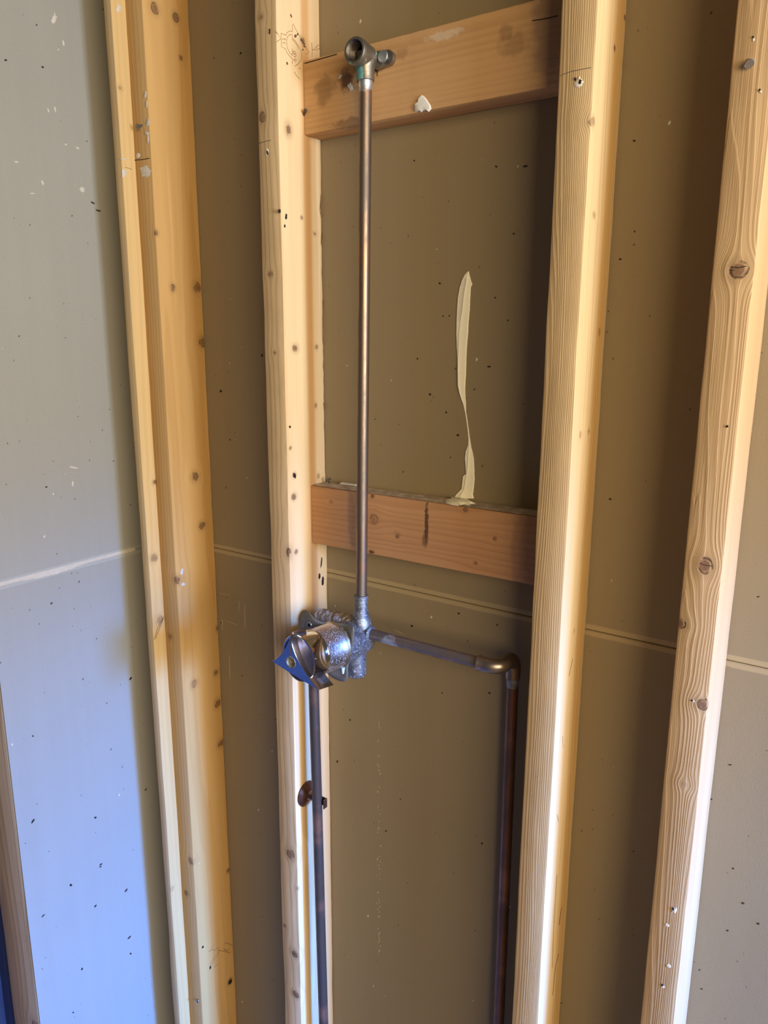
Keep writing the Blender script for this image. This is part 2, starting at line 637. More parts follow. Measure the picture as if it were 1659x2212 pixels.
flakes(back, 'y', 0.0, [(902, 775, 2, 2, 0), (950, 612, 2.4, 2.4, .4), (971, 682, 1.8, 1.6, 0), (957, 683, 1.8, 1.6, 0), (1070, 643, 2, 1.8, .2), (1135, 359, 6, 2.4, -.2), (1072, 360, 2, 3, -.5), (1097, 692, 2, 1.8, 0),
                        (929, 852, 2.6, 2.4, .5), (1056, 792, 4, 2, 0), (964, 891, 1.6, 2.6, 0), (1025, 841, 2, 1.5, 0), (989, 940, 3, 2.4, .2), (895, 347, 2, 2, .3), (1110, 505, 2.4, 2, 0), (1370, 304, 3, 2.4, .2),
                        (1371, 500, 2, 2, 0), (1340, 560, 3, 2, 0), (520, 115, 2, 3, .5), (478, 1345, 1.6, 1.6, 0), (477, 845, 3, 2.6, 0), (497, 950, 1.6, 1.4, 0), (1318, 1078, 3, 2, .2), (991, 1325, 3, 2, .5),
                        (890, 1352, 3, 2, .3), (1074, 1350, 2, 2, 0), (1057, 1497, 3, 2, .2), (756, 1555, 2, 2, .3), (729, 1645, 2, 2.6, 0), (834, 1795, 1.6, 2, .3), (1041, 1822, 2, 2.6, .2), (1577, 1652, 4, 1.4, .1),
                        (1535, 1726, 4, 2, .2), (1605, 1951, 3, 2.4, .3), (1638, 1995, 3, 2.4, .4), (1572, 2010, 2, 2, 0), (1516, 2136, 2.4, 1.6, .3), (1584, 1876, 2, 2, 0), (1638, 1289, 3, 1.4, -.3), (566, 768, 2, 3, .2)],
       plain('bark_fleck_back', (0.025, 0.018, 0.012), 0.8), 'paper_fleck', 'black fleck in the paper')
flakes(back, 'y', 0.0, [(943, 539, 3, 2.4, .2), (480, 1350, 1.2, 14, 0), (484, 1283, 14, 1.2, .2), (500, 1345, 16, 1.4, .35), (516, 1310, 1.2, 12, .1), (529, 1330, 1.3, 28, -.02), (496, 1440, 1, 30, -.02), 
                        (497, 646, 3, 1.4, -.5), (861, 1365, 14, 1.4, .4), (820, 1410, 6, 1.5, .3)],
       plain('glue', (0.36, 0.29, 0.17), 0.7, 200, 0.15), 'glue_streak', 'pale dried glue streak')

rg = random.Random(4)
flakes(back, 'y', 0.0, [(818+rg.gauss(0, 2.5), 1540+530*rg.random(), 0.9+rg.random()*0.7, 1.0+rg.random()*1.6, rg.random()) for k in range(60)], plain('glue_dot', (0.42, 0.345, 0.215), 0.7, 200, 0.15), 'glue_streak', 'pale dried glue streak')

# end post of the left wall, its dark edge trim and the blue sheet beyond
zc = FLOOR
K = []
o = link('wall_end_stud', board(-0.4335, WALLX-0.0035, -0.337, -0.299, FLOOR, TOP, 0.0015, 120, seed=31),
         wood('end_stud_wood', [((0.03, -0.02, 0.4), 0.012, 0.8)], light=(0.50, 0.36, 0.20), dark=(0.33, 0.22, 0.11), pith=(-0.05, 0.2), freq=110, seed=3.1, weather=((0.42, 0.32, 0.21), 0.5)),
         origin=(-0.39, -0.318, FLOOR), smooth=True)
tag(o, 'grey-brown wooden stud at the lower left end of the bare wall', 'stud')
o = link('edge_trim', board(-0.470, -0.4345, -0.336, -0.295, FLOOR, TOP, 0.002, 30, seed=33), plain('black_trim', (0.012, 0.012, 0.016), 0.55, 60), smooth=True)
tag(o, 'black strip between the lower left stud and the blue sheet', 'trim')
bm = bmesh.new()
rows = []
for i in range(41):
    row = []
    for k in range(91):
        x = -1.13+0.655*i/40
        z = FLOOR+2.0*k/90
        d = 0.012*noise.noise(Vector((x*22, z*14, 2)))+0.006*noise.noise(Vector((x*60, z*50, 5)))
        row.append(bm.verts.new((x, -0.308+d, z)))
    rows.append(row)
for a, b in zip(rows, rows[1:]):
    for k in range(90):
        bm.faces.new((a[k], b[k], b[k+1], a[k+1]))
g0 = len(bm.verts)
rows = []  # unseen floor part, added for the blue reflection in the handle
for i in range(55):
    row = []
    for k in range(61):
        x = -2.9+3.2*i/54
        y = -3.0+2.65*k/60
        d = 0.018*abs(noise.noise(Vector((x*9, y*7, 2))))+0.008*abs(noise.noise(Vector((x*30, y*24, 5))))
        row.append(bm.verts.new((x, y, FLOOR+0.004+d)))
    rows.append(row)
for a, b in zip(rows, rows[1:]):
    for k in range(60):
        bm.faces.new((a[k], b[k], b[k+1], a[k+1]))
# the fold that joins the hanging part to the part on the floor
fold = [[bm.verts.new((-1.13+0.655*i/30, y, z)) for i in range(31)] for (y, z) in ((-0.352, FLOOR+0.014), (-0.33, FLOOR+0.005), (-0.308, FLOOR+0.02))]
for a, b in zip(fold, fold[1:]):
    for k in range(30):
        bm.faces.new((a[k], b[k], b[k+1], a[k+1]))
o = link('plastic_sheet', bm, plain('blue_plastic', (0.10, 0.18, 0.45), 0.4, 40, 0.25), smooth=True)
sm = o.modifiers.new('thickness', 'SOLIDIFY')
sm.thickness = 0.0008
tag(o, 'crumpled blue plastic sheet hanging beyond the lower left stud, with an added unseen floor part', 'sheet')

# ------------------------------------------------------------------ studs
def knots_on(lst, origin, side, front_y, side_x):
    out = []
    for q in lst:
        px, py, r = q[0], q[1], q[2]
        dk = q[3] if len(q) > 3 else 0.9
        f = q[4] if len(q) > 4 else side
        w = at(px, py, 'x', side_x) if f == 's' else at(px, py, 'y', front_y)
        # photo radius to metres at that distance
        dep = (w-CAM).dot(fw)
        out.append((tuple(w-Vector(origin)), r*dep/FPX, dk))
    return out


def stud(x0, seed, knots, label, name='wall_stud', **kw):
    org = Vector((x0+W/2, -D/2, FLOOR))
    wane = kw.pop('wane', None)
    bev = kw.pop('bev', 0.0028)
    ks = knots_on(knots, org, 's', -D, x0+W)
    m = wood(name+'_wood_%d' % seed, ks, seed=seed*1.37, **kw)
    o = link(name, board(x0, x0+W, -D, -0.0003, FLOOR, TOP, bev, 220, seed=seed, wane=wane), m, origin=org, smooth=True)
    tag(o, label, 'stud', 'wall studs')
    return o


X1, X2, X3, X4 = -0.2555, 0.0, 0.421, 0.5878
GREY = (0.47, 0.315, 0.145)
s1 = stud(X1, 1, [(335, 18, 10), (380, 38, 8), (391, 125, 4), (337, 502, 6, .9, 'f'), (374, 622, 6), (426, 621, 9), (438, 738, 10), (421, 1030, 9), (437, 1135, 8), (384, 1253, 9), (472, 1356, 6), (420, 1477, 8, .6),
                  (467, 1453, 6), (470, 1519, 8), (478, 1605, 8), (412, 1860, 7, .8, 'f'), (403, 1930, 6, .8, 'f'), (368, 1375, 6, .7, 'f'), (497, 2120, 6), (494, 1880, 5)],
          'wide knotty stud with plaster dabs, standing in the left corner', light=(0.60, 0.365, 0.13), dark=(0.43, 0.225, 0.065), pith=(0.30, 0.02), freq=120, contrast=0.5, weather=(GREY, 0.7), bumpy=0.2)
s2 = stud(X2, 2, [(623, 280, 9), (654, 89, 6), (638, 752, 8), (627, 968, 4), (636, 1027, 5, 1.0), (635, 1073, 7), (622, 1196, 10, 1.0), (640, 1192, 5, .8), (566, 253, 8, .8, 'f'), (564, 37, 6, .7, 'f'), (684, 750, 5, .7), (682, 876, 4, .7), (688, 1030, 5, .6),
                  (584, 592, 6, .7, 'f'), (594, 762, 5, .7, 'f'), (627, 1845, 10, .85, 'f'), (636, 2060, 8, 1.0, 'f'), (638, 2148, 8, 1.0, 'f'), (642, 1920, 4, .5, 'f'), (615, 2000, 4, .8, 'f'), (652, 470, 4, .7), (680, 505, 4, .8)],
          'stud left of the copper riser, stamped near its top, carrying both blocks', light=(0.80, 0.60, 0.34), dark=(0.58, 0.35, 0.14), pith=(0.26, 0.01), freq=95, contrast=0.6, weather=(GREY, 0.75),
          heart=(1, 0.012, 0.012, (0.60, 0.31, 0.10)), wane=(1, 0.006, 0.1, 0.72), bumpy=0.25)
s3 = stud(X3, 3, [(1246, 470, 9, 1.0), (1215, 948, 9, 1.0), (1184, 1163, 10, 1.0), (1187, 1370, 8, .9), (1280, 262, 11, .6), (1283, 465, 7, .5), (1350, 38, 5), (1347, 138, 6), (1328, 104, 5), (1295, 718, 6, .5), (1254, 940, 7, .4), (1272, 932, 5, .6), (1240, 1363, 5, .3)],
          'stud at the right ends of both blocks, with rounded bright edge', light=(0.72, 0.51, 0.25), dark=(0.50, 0.285, 0.10), pith=(-0.10, -0.09), freq=450, contrast=0.6, weather=(GREY, 0.6), bev=0.0035, bumpy=0.32,
          heart=(1, 0.022, 0.016, (0.62, 0.38, 0.14)))
for k in (0,):
    pass
s4ks = [(1595, 583, 18, 0.95, 'f'), (1523, 1222, 14, 0.95, 'f'), (1470, 1347, 10, .95, 'f'), (1517, 1522, 12, .95, 'f'), (1480, 1695, 8, .3, 'f')]
s4 = stud(X4, 4, s4ks, 'rightmost stud, coarse grained with round cracked knots', light=(0.64, 0.42, 0.20), dark=(0.42, 0.22, 0.08), pith=(-0.05, -0.10), freq=400, contrast=0.6, weather=((0.47, 0.30, 0.135), 0.65), bev=0.0035, bumpy=0.4)
# spare cracks across the two big knots
CRACK = plain('crack_dark', (0.008, 0.005, 0.004), 0.9)


def face_line(parent, axis, val, pts, width_px, mat, name, label=None, h=0.0002, stroke_sets=None):
    """thin strokes lying on a face; pts are photo positions"""
    sets = stroke_sets or [(pts, width_px)]
    if len(sets) > 1 and name != 'grade_stamp':
        return [face_line(parent, axis, val, ps, wpx, mat, name, label, h) for (ps, wpx) in sets]
    bm = bmesh.new()
    sgn = 1 if axis == 'x' else -1
    for (ps, wpx) in sets:
        P = [at(px, py, axis, val) for (px, py) in ps]
        for q in P:
            setattr(q, axis, val+sgn*h)
        dep = (P[0]-CAM).dot(fw)
        hw = wpx*dep/FPX/2
        nrm = Vector((1, 0, 0)) if axis == 'x' else Vector((0, -1, 0))
        L, R = [], []
        for i, q in enumerate(P):
            t = (P[min(i+1, len(P)-1)]-P[max(i-1, 0)])
            if t.length < 1e-9:
                t = Vector((0, 0, 1))
            s = t.normalized().cross(nrm)*hw
            L.append(bm.verts.new(q+s))
            R.append(bm.verts.new(q-s))
        for i in range(len(P)-1):
            bm.faces.new((L[i], R[i], R[i+1], L[i+1]))
    return link(name, bm, mat, parent=parent, label=label)


face_line(s4, 'y', -D, None, 0, CRACK, 'knot_crack', stroke_sets=[
    ([(1578, 576), (1585, 578), (1590, 577), (1595, 579), (1602, 577), (1613, 575)], 1.6), ([(1576, 584), (1585, 584)], 1.3),
    ([(1512, 1216), (1520, 1220), (1530, 1222), (1538, 1223)], 1.5), ([(1511, 1511), (1519, 1507), (1527, 1512)], 1.8)])


def holes(parent, axis, val, spots, name='nail_hole', label='dark nail hole'):
    return flakes(parent, axis, val, spots, CRACK, name, label)


def flat_spots(parent, axis, val, spots, mat, name, label):
    return flakes(parent, axis, val, spots, mat, name, label)


SPLINTER = plain('splintered_wood', (0.75, 0.66, 0.52), 0.9)
flakes(s4, 'y', -D, [(1628, 86, 2.4, 4, .3), (1456, 1966, 6, 6, .2), (1441, 1998, 5, 3, .3), (1432, 2131, 4, 3, .3), (1444, 2086, 6, 4, .6), (1643, 198, 3, 3, .2), (1497, 1514, 4, 2.4, .5)], SPLINTER, 'splinter', 'pale splinter round a nail hole')
flakes(s4, 'y', -D-0.0006, [(1627, 80, 2.2, 2.6, 0), (1641, 194, 2, 3, .4), (1571, 921, 2.4, 3.4, .4), (1454, 1963, 2.4, 4, -.3), (1431, 2128, 2, 3, -.3), (1495, 1513, 2.4, 2, .4)], CRACK, 'nail_hole', 'dark nail hole')
flakes(s3, 'y', -D, [(1250, 178, 9, 11, .3)], SPLINTER, 'splinter', 'pale splinter round a nail hole')
flakes(s3, 'y', -D-0.0006, [(1243, 171, 2.4, 4, -.2), (1253, 177, 3, 6, .1)], CRACK, 'nail_hole', 'dark nail hole')
flakes(s2, 'y', -D, [(577, 329, 4, 8, .1)], SPLINTER, 'splinter', 'pale splinter round a nail hole')
flakes(s2, 'y', -D-0.0006, [(578, 330, 2, 5, -.2), (583, 68, 1.2, 7, 0)], CRACK, 'nail_hole', 'dark nail hole')
flakes(s2, 'x', X2+W, [(604, 456, 3, 4.5, -.1), (618, 468, 2, 7, 0), (636, 1027, 2.6, 6.5, -.4), (615, 488, 1.6, 4, 0), (690, 1245, 2, 7, .05), (697, 1255, 2.4, 10, .05), (694, 1215, 1.4, 12, .1), (626, 922, 2.2, 3, 0)], CRACK, 'nail_hole', 'dark hole')
face_line(s2, 'x', X2+W, None, 0, plain('bark_split', (0.20, 0.09, 0.03), 0.9), 'bark_split', stroke_sets=[
    ([(694, 420), (692, 440), (691, 455), (695, 470)], 2.4), ([(696, 500), (697, 512), (694, 528)], 2.0), ([(702, 640), (699, 655), (697, 700), (696, 720), (698, 745)], 1.6), ([(699, 870), (701, 885)], 3)])
face_line(s3, 'x', X3+W, None, 0, plain('split_dark', (0.09, 0.045, 0.015), 0.9), 'bark_split', stroke_sets=[
    ([(1213, 1960), (1209, 1985), (1208, 1998)], 3.0), ([(1207, 2060), (1200, 2085), (1196, 2125), (1194, 2150)], 2.4), ([(1237, 1423), (1229, 1460)], 1.4), ([(1215, 1590), (1216, 1615)], 1.2), ([(1204, 1760), (1206, 1775)], 1.4), ([(1203, 1890), (1196, 2000), (1193, 2090)], 1.2)])
face_line(s3, 'y', -D, [(1211, 163), (1235, 154), (1277, 146)], 1.2, plain('pencil_a', (0.10, 0.07, 0.04), 0.9), 'pencil_line', 'pencil line across the edge')
face_line(s2, 'y', -D, [(558, 310), (575, 305), (596, 301)], 1.2, plain('pencil_b', (0.10, 0.07, 0.04), 0.9), 'pencil_line', 'pencil line across the edge')

# lumber grade stamp burnt into the side of the second stud
INK = plain('stamp_ink', (0.30, 0.16, 0.06), 0.9)


def zs(x, y):
    return (580+x*140/1659, 20+y*160/1896)


def stroke(*p):
    return ([zs(*q) for q in p], 1.05)


strokes = [
    stroke((190, 560), (250, 660), (310, 760), (215, 830)),
    stroke((320, 610), (440, 670), (440, 660)), stroke((320, 610), (330, 960), (430, 1010)),
    stroke((440, 660), (480, 590), (560, 555), (610, 575), (615, 400), (625, 370), (700, 520), (830, 740), (930, 930), (1040, 1110), (960, 1150)),
    stroke((490, 690), (540, 650), (605, 645), (610, 730), (700, 830), (780, 960), (830, 1080), (845, 1200)),
    stroke((490, 690), (460, 800), (465, 900), (490, 1010), (540, 1110), (610, 1180)),
    stroke((430, 1010), (460, 1090), (530, 1190), (610, 1265), (610, 1400)),
    stroke((600, 760), (700, 880), (770, 1010)),
    stroke((845, 1200), (830, 1300), (770, 1390), (680, 1455)),
    stroke((610, 1010), (610, 1180)),
    # turned letters: 5 3 in the tab, T U D ... along the ring
    stroke((365, 790), (350, 760), (370, 745), (395, 770), (420, 770), (432, 745), (425, 800)),
    stroke((360, 880), (362, 845), (385, 865), (410, 850), (430, 880), (420, 895)),
    stroke((635, 1075), (690, 1085)), stroke((635, 1140), (710, 1120)), stroke((635, 1060), (640, 1145)),
    stroke((640, 1205), (690, 1215), (705, 1190), (700, 1160), (650, 1160)),
    stroke((640, 1300), (690, 1335), (710, 1300), (690, 1270), (645, 1290), (640, 1260)),
    stroke((1105, 860), (1120, 1050), (1110, 1220)), stroke((1185, 1035), (1220, 960), (1300, 910), (1360, 915)), stroke((1230, 1060), (1280, 1005), (1355, 985)), stroke((1120, 1030), (1190, 1040)),
    stroke((660, 1600), (720, 1710), (810, 1790)), stroke((780, 1510), (820, 1525)),
]
face_line(s2, 'x', X2+W, None, 0, INK, 'grade_stamp', 'faint brown lumber stamp', stroke_sets=strokes)
flakes(s2, 'x', X2+W, [zs(690, 690)+(3, 3.4, .3), zs(745, 640)+(1.6, 3, .3), zs(850, 800)+(5, 2.2, .9), zs(900, 870)+(4, 2.2, .9), zs(920, 950)+(3, 2, .6), zs(875, 1035)+(1.6, 2, .3), zs(575, 170)+(1.6, 4.5, -.3), zs(475, 1385)+(2, 3.4, -.2)],
       plain('stamp_dark', (0.13, 0.075, 0.035), 0.9), 'stamp_blot', 'dark blot in the stamp')
# second stamp, low on the corner stud


def zq(x, y):
    return (410+x*120/1659, 2020+y*120/1659)


def stroke2(*p):
    return ([zq(*q) for q in p], 1.0)


face_line(s1, 'x', X1+W, None, 0, plain('stamp_ink_low', (0.17, 0.10, 0.055), 0.9), 'grade_stamp', 'faint lumber stamp', stroke_sets=[
    stroke2((640, 430), (655, 350), (730, 260)), stroke2((540, 500), (620, 460), (690, 435), (740, 450), (850, 370), (850, 560), (780, 650), (700, 790), (640, 890), (610, 860), (690, 720), (760, 590)),
    stroke2((450, 640), (470, 540), (540, 500)), stroke2((860, 460), (960, 470), (1210, 530)), stroke2((1000, 380), (1040, 450), (1080, 440), (1130, 470), (1170, 380)), stroke2((1010, 290), (1060, 220), (1240, 290), (1270, 350)),
    stroke2((370, 1055), (600, 1050)), stroke2((380, 920), (540, 920)), stroke2((390, 1000), (420, 985), (450, 1010), (480, 980), (510, 1000)), stroke2((740, 950), (830, 860))])
flakes(s1, 'x', X1+W, [zq(610, 970)+(2, 4.2, .2), zq(385, 355)+(2, 3.6, .4), zq(1210, 1390)+(3, 6, .3)], CRACK, 'nail_hole', 'dark hole')
face_line(s1, 'y', -D, [(291, 346), (305, 345), (323, 342)], 1.5, CRACK, 'saw_kerf', 'dark saw cut across the edge')
DABS = [(314, 205, 3, 8, .1), (317, 225, 2, 10, 0), (320, 264, 4, 9, .1), (318, 288, 5, 4, .2), (298, 336, 5, 6, .3), (315, 370, 12, 13, -.2), (320, 300, 2, 10, 0)]
flakes(s1, 'y', -D, DABS, PLASTER, 'plaster_dab', 'whitish plaster dab')
flakes(s1, 'x', X1+W, [(430, 1865, 1, 2, 0), (393, 1235, 3, 8, .1), (396, 1262, 4, 4, .2)], PLASTER, 'plaster_dab', 'whitish plaster dab')

# narrow pale strip nailed to the outer corner of that stud
SX0, SX1, SY0 = X1-0.0165, X1-0.0006, -0.1135
org = Vector(((SX0+SX1)/2, (SY0)/2, FLOOR))
kn = [(tuple(at(px, py, 'x', SX1)-org), r*1.25/FPX*1.0, dk) for (px, py, r, dk) in ((335, 1042, 5, .9), (333, 1205, 8, .7), (345, 1340, 9, .6), (259, 190, 4, .6), (372, 1920, 5, .3))]
strip = link('corner_strip', board(SX0, SX1, SY0, -0.001, FLOOR, TOP, 0.0012, 200, seed=12, rough=0.0011),
             wood('strip_wood', kn, light=(0.66, 0.46, 0.20), dark=(0.50, 0.32, 0.12), pith=(0.2, 0.05), freq=150, contrast=0.45, seed=8.3, weather=((0.40, 0.31, 0.20), 0.6), bumpy=0.15), origin=org, smooth=True)
tag(strip, 'narrow pale wooden strip proud of the corner stud, against the left wall', 'strip')
flakes(strip, 'x', SX1, [(256, 18, 5, 9, .1), (268, 374, 5, 9, .1), (267, 344, 8, 1.6, 0)], PLASTER, 'plaster_dab', 'whitish plaster dab')
face_line(strip, 'x', SX1, None, 0, plain('strip_line', (0.16, 0.09, 0.05), 0.9), 'grain_scar', 'dark slanting scars', stroke_sets=[([(330, 1205), (338, 1201), (343, 1198)], 2.6), ([(333, 1382), (340, 1358), (352, 1335)], 1.2), ([(336, 1380), (345, 1356), (354, 1332)], 1.2), ([(270, 361), (285, 366)], 1.0)])

# ------------------------------------------------------------------ blocks between the studs
UZ0, UZ1, MZ0, MZ1 = 0.6311, 0.7219, 0.0573, 0.1465
g = 0.0008
BX0, BX1 = X2+W+g, X3-g
org = Vector(((BX0+BX1)/2, -W/2, UZ0))


def bl(px, py, r, dk, o):
    w = at(px, py, 'y', -W)
    return (tuple(w-o), r*(w-CAM).dot(fw)/FPX, dk)


def st(px, py, sx, sz, c, a, o):
    w = at(px, py, 'y', -W)
    return (tuple(w-o), (sx, 0.02, sz), c, a)


DK = (0.13, 0.065, 0.03)
ub = link('upper_block', board(BX0, BX1, -W, -0.0004, UZ0, UZ1, 0.0022, 80, axis='x', seed=21),
          wood('upper_block_wood', [], axis='x', light=(0.56, 0.33, 0.145), dark=(0.40, 0.21, 0.085), pith=(0.28, 0.1), freq=140, contrast=0.55, seed=5.1, bumpy=0.4,
               stains=[st(748, 172, 0.013, 0.016, (0.10, 0.045, 0.025), 0.9, org), st(700, 195, 0.018, 0.022, DK, 0.45, org), st(757, 265, 0.03, 0.008, DK, 0.5, org), st(1190, 60, 0.028, 0.06, (0.20, 0.13, 0.09), 0.55, org),
                       st(1110, 95, 0.02, 0.014, DK, 0.35, org), st(1090, 70, 0.01, 0.01, DK, 0.35, org), st(868, 115, 0.012, 0.008, DK, 0.3, org), st(960, 75, 0.03, 0.006, (0.70, 0.60, 0.46), 0.5, org), st(810, 150, 0.012, 0.007, (0.05, 0.03, 0.02), 0.7, org)]),
          origin=org, smooth=True)
tag(ub, 'short wooden block behind the open brass elbow, between two studs near the top', 'block')
flakes(ub, 'y', -W, [(735, 166, 3, 6, .6), (757, 188, 5, 9, -.4)], PLASTER, 'plaster_speck', 'whitish plaster flake')
face_line(ub, 'y', -W, None, 0, CRACK, 'split_line', stroke_sets=[([(658, 137), (690, 128), (728, 117)], 1.8), ([(1150, 45), (1180, 40), (1205, 34)], 2.0), ([(814, 140), (815, 165)], 1.8), ([(820, 142), (848, 132)], 1.6)])

org = Vector(((BX0+BX1)/2, -W/2, MZ0))
mb = link('middle_block', board(BX0, BX1, -W, -0.0004, MZ0, MZ1, 0.002, 80, axis='x', seed=23),
          wood('middle_block_wood', [bl(807, 1121, 10, .55, org), bl(858, 1157, 5, .9, org), bl(1027, 1216, 4, .8, org), bl(1069, 1164, 4, .8, org), bl(1005, 1101, 4, .8, org), bl(715, 1084, 4, .5, org)], axis='x', light=(0.47, 0.25, 0.115),
               dark=(0.33, 0.155, 0.065), pith=(0.2, 0.16), freq=150, contrast=0.6, seed=6.7, bumpy=0.4,
               stains=[st(921, 1130, 0.0035, 0.035, (0.05, 0.022, 0.015), 0.85, org), st(918, 1165, 0.006, 0.012, (0.08, 0.04, 0.025), 0.6, org), st(760, 1120, 0.008, 0.06, (0.20, 0.12, 0.085), 0.5, org), st(802, 1192, 0.006, 0.004, (0.03, 0.015, 0.01), 0.8, org),
                       st(805, 1072, 0.004, 0.004, (0.05, 0.025, 0.015), 0.7, org), st(1120, 1180, 0.012, 0.06, (0.22, 0.12, 0.075), 0.45, org)]),
          origin=org, smooth=True)
tag(mb, 'short reddish wooden block between two studs, middle of the wall', 'block')
# dusty, mortar-smeared top of the middle block
bm = bmesh.new()
rows = []
for i in range(61):
    x = BX0+0.003+(BX1-BX0-0.006)*i/60
    row = []
    for k in range(7):
        y = -W+0.0012+(W-0.004)*k/6
        h = 0.0004+0.0012*max(0, noise.noise(Vector((x*60, y*90, 3)))+0.3)*(0 if k in (0, 6) else 1)
        row.append(bm.verts.new((x, y+0.0008*noise.noise(Vector((x*120, 0, 2)))*(k == 0), MZ1+h)))
    rows.append(row)
for a, b in zip(rows, rows[1:]):
    for k in range(6):
        bm.faces.new((a[k], b[k], b[k+1], a[k+1]))
n = NT('mortar_dust')
f = n.noise(n.co, 60, 5, 0.7)
n.color(n.ramp(f, [(0.3, (0.26, 0.19, 0.13)), (0.5, (0.45, 0.36, 0.26)), (0.7, (0.66, 0.60, 0.50))]))
n.set(roughness=0.95)
n.bump(f, 0.5, 0.002)
link('dust_crust', bm, n.m, parent=mb, smooth=True, label='whitish dusty top')

# ------------------------------------------------------------------ joint compound
COMP = plain('compound', (0.90, 0.84, 0.64), 0.75, 90, 0.05, 0.2)


def smear(rows, depth=0.0026):
    """rows: (py, left px, ridge px, right px) on the back wall; relief with a ridge"""
    bm = bmesh.new()
    R = []
    for i, (py, a, m, b) in enumerate(rows):
        y0 = -0.0002
        pa, pm, pb = at(a, py, 'y', y0), at(m, py, 'y', y0), at(b, py, 'y', y0)
        wd = (pb-pa).length
        h = min(depth, wd*0.35)
        row = []
        for (t, d) in ((0, 0), (0.12, 0.55), (0.8, 0.6), (1, 1)):
            q = pa.lerp(pm, t)
            row.append(bm.verts.new((q.x, y0-h*d, q.z)))
        for (t, d) in ((0.15, 0.8), (0.55, 0.62), (0.9, 0.5), (1, 0)):
            q = pm.lerp(pb, t)
            row.append(bm.verts.new((q.x, y0-h*d, q.z)))
        R.append(row)
    for a, b in zip(R, R[1:]):
        for k in range(len(a)-1):
            bm.faces.new((a[k], b[k], b[k+1], a[k+1]))
    return bm


def zc_(x, y):
    return (920+x*0.25316, 560+y*0.25316)


prof = [(105, 358, 362, 368), (130, 335, 360, 372), (180, 308, 356, 385), (215, 297, 352, 398), (240, 288, 346, 384), (330, 272, 332, 379), (430, 265, 322, 374), (540, 262, 304, 366), (640, 262, 292, 360), (760, 268, 288, 350), (850, 273, 285, 346),
        (950, 274, 282, 344), (1080, 276, 285, 337), (1140, 288, 296, 336), (1200, 306, 312, 340), (1240, 320, 326, 342), (1300, 333, 337, 343), (1380, 346, 350, 356), (1460, 357, 361, 367), (1540, 364, 368, 378), (1590, 360, 372, 386), (1640, 340, 372, 398), (1700, 334, 370, 410),
        (1760, 340, 366, 412), (1830, 345, 358, 415), (1850, 318, 352, 416), (1900, 312, 345, 414), (1960, 306, 335, 408), (2005, 260, 310, 402), (2040, 235, 300, 410)]
rows = []
for (y, a, m, b) in prof:
    rows.append((560+y*0.25316,)+tuple(920+v*0.25316 for v in (a, m, b)))
# fill in between with small irregularities
fine = []
for (r0, r1) in zip(rows, rows[1:]):
    k = max(1, int((r1[0]-r0[0])/5))
    for i in range(k):
        t = i/k
        py = r0[0]+(r1[0]-r0[0])*t
        j = 0.5*noise.noise(Vector((py*0.35, 1, 2)))
        fine.append((py, r0[1]+(r1[1]-r0[1])*t+j, r0[2]+(r1[2]-r0[2])*t, r0[3]+(r1[3]-r0[3])*t+0.6*noise.noise(Vector((py*0.5, 8, 2)))))
fine.append(rows[-1])
bm = smear(fine, 0.0035)
# foot of the smear lying over the top of the block and a lip over its front edge
foot = [(960, 1081), (968, 1079), (975, 1077), (984, 1073), (991, 1068), (999, 1062), (1010, 1060), (1021, 1064), (1026, 1076), (1029, 1088), (1020, 1087), (1012, 1090), (1003, 1088), (993, 1090), (986, 1087), (981, 1094), (976, 1097), (972, 1091), (966, 1087)]
P = []
for (px, py) in foot:
    w = at(px, py, 'z', MZ1+0.0015)
    w.y = max(min(w.y, -0.0008), -W-0.0022)
    P.append(w)
cen = sum(P, Vector())/len(P)
lo = [bm.verts.new((p.x, p.y, MZ1+0.0006)) for p in P]
mid = [bm.verts.new((p.x*0.8+cen.x*0.2, p.y*0.8+cen.y*0.2, MZ1+0.0032+0.0012*noise.noise(p*90))) for p in P]
inn = [bm.verts.new((p.x*0.4+cen.x*0.6, p.y*0.4+cen.y*0.6, MZ1+0.0040+0.002*noise.noise(p*140))) for p in P]
for A, B in ((lo, mid), (mid, inn)):
    for k in range(len(P)):
        j = (k+1) % len(P)
        bm.faces.new((A[k], A[j], B[j], B[k]))
bm.faces.new(inn)
o = link('compound_smear', bm, COMP, smooth=True)
tag(o, 'long cream smear of joint compound on the back board above the middle block', 'smear')
# dab on the upper block
bm = bmesh.new()


def zd(x, y):
    return (640+x*0.19289, 100+y*0.19284)


outl = [(1400, 545), (1430, 555), (1460, 590), (1485, 630), (1505, 660), (1515, 700), (1498, 722), (1485, 735), (1460, 720), (1420, 722), (1400, 740), (1375, 728), (1330, 735), (1318, 690), (1325, 645), (1360, 625), (1372, 575)]
P = [at(*zd(*q), 'y', -W-0.0002) for q in outl]
cen = at(*zd(1420, 660), 'y', -W-0.0002)
r0 = [bm.verts.new(p) for p in P]
r1 = [bm.verts.new((p.x*.85+cen.x*.15, -W-0.0022-0.0006*noise.noise(p*300), p.z*.85+cen.z*.15)) for p in P]
r2 = [bm.verts.new((p.x*.4+cen.x*.6, -W-0.0026, p.z*.4+cen.z*.6)) for p in P]
for A, B in ((r0, r1), (r1, r2)):
    for k in range(len(P)):
        j = (k+1) % len(P)
        bm.faces.new((A[k], A[j], B[j], B[k]))
bm.faces.new(r2)
o = link('compound_dab', bm, plain('compound_white', (0.80, 0.77, 0.68), 0.8, 120, 0.06, 0.3), smooth=True)
tag(o, 'small whitish dab of compound on the face of the upper block', 'dab')

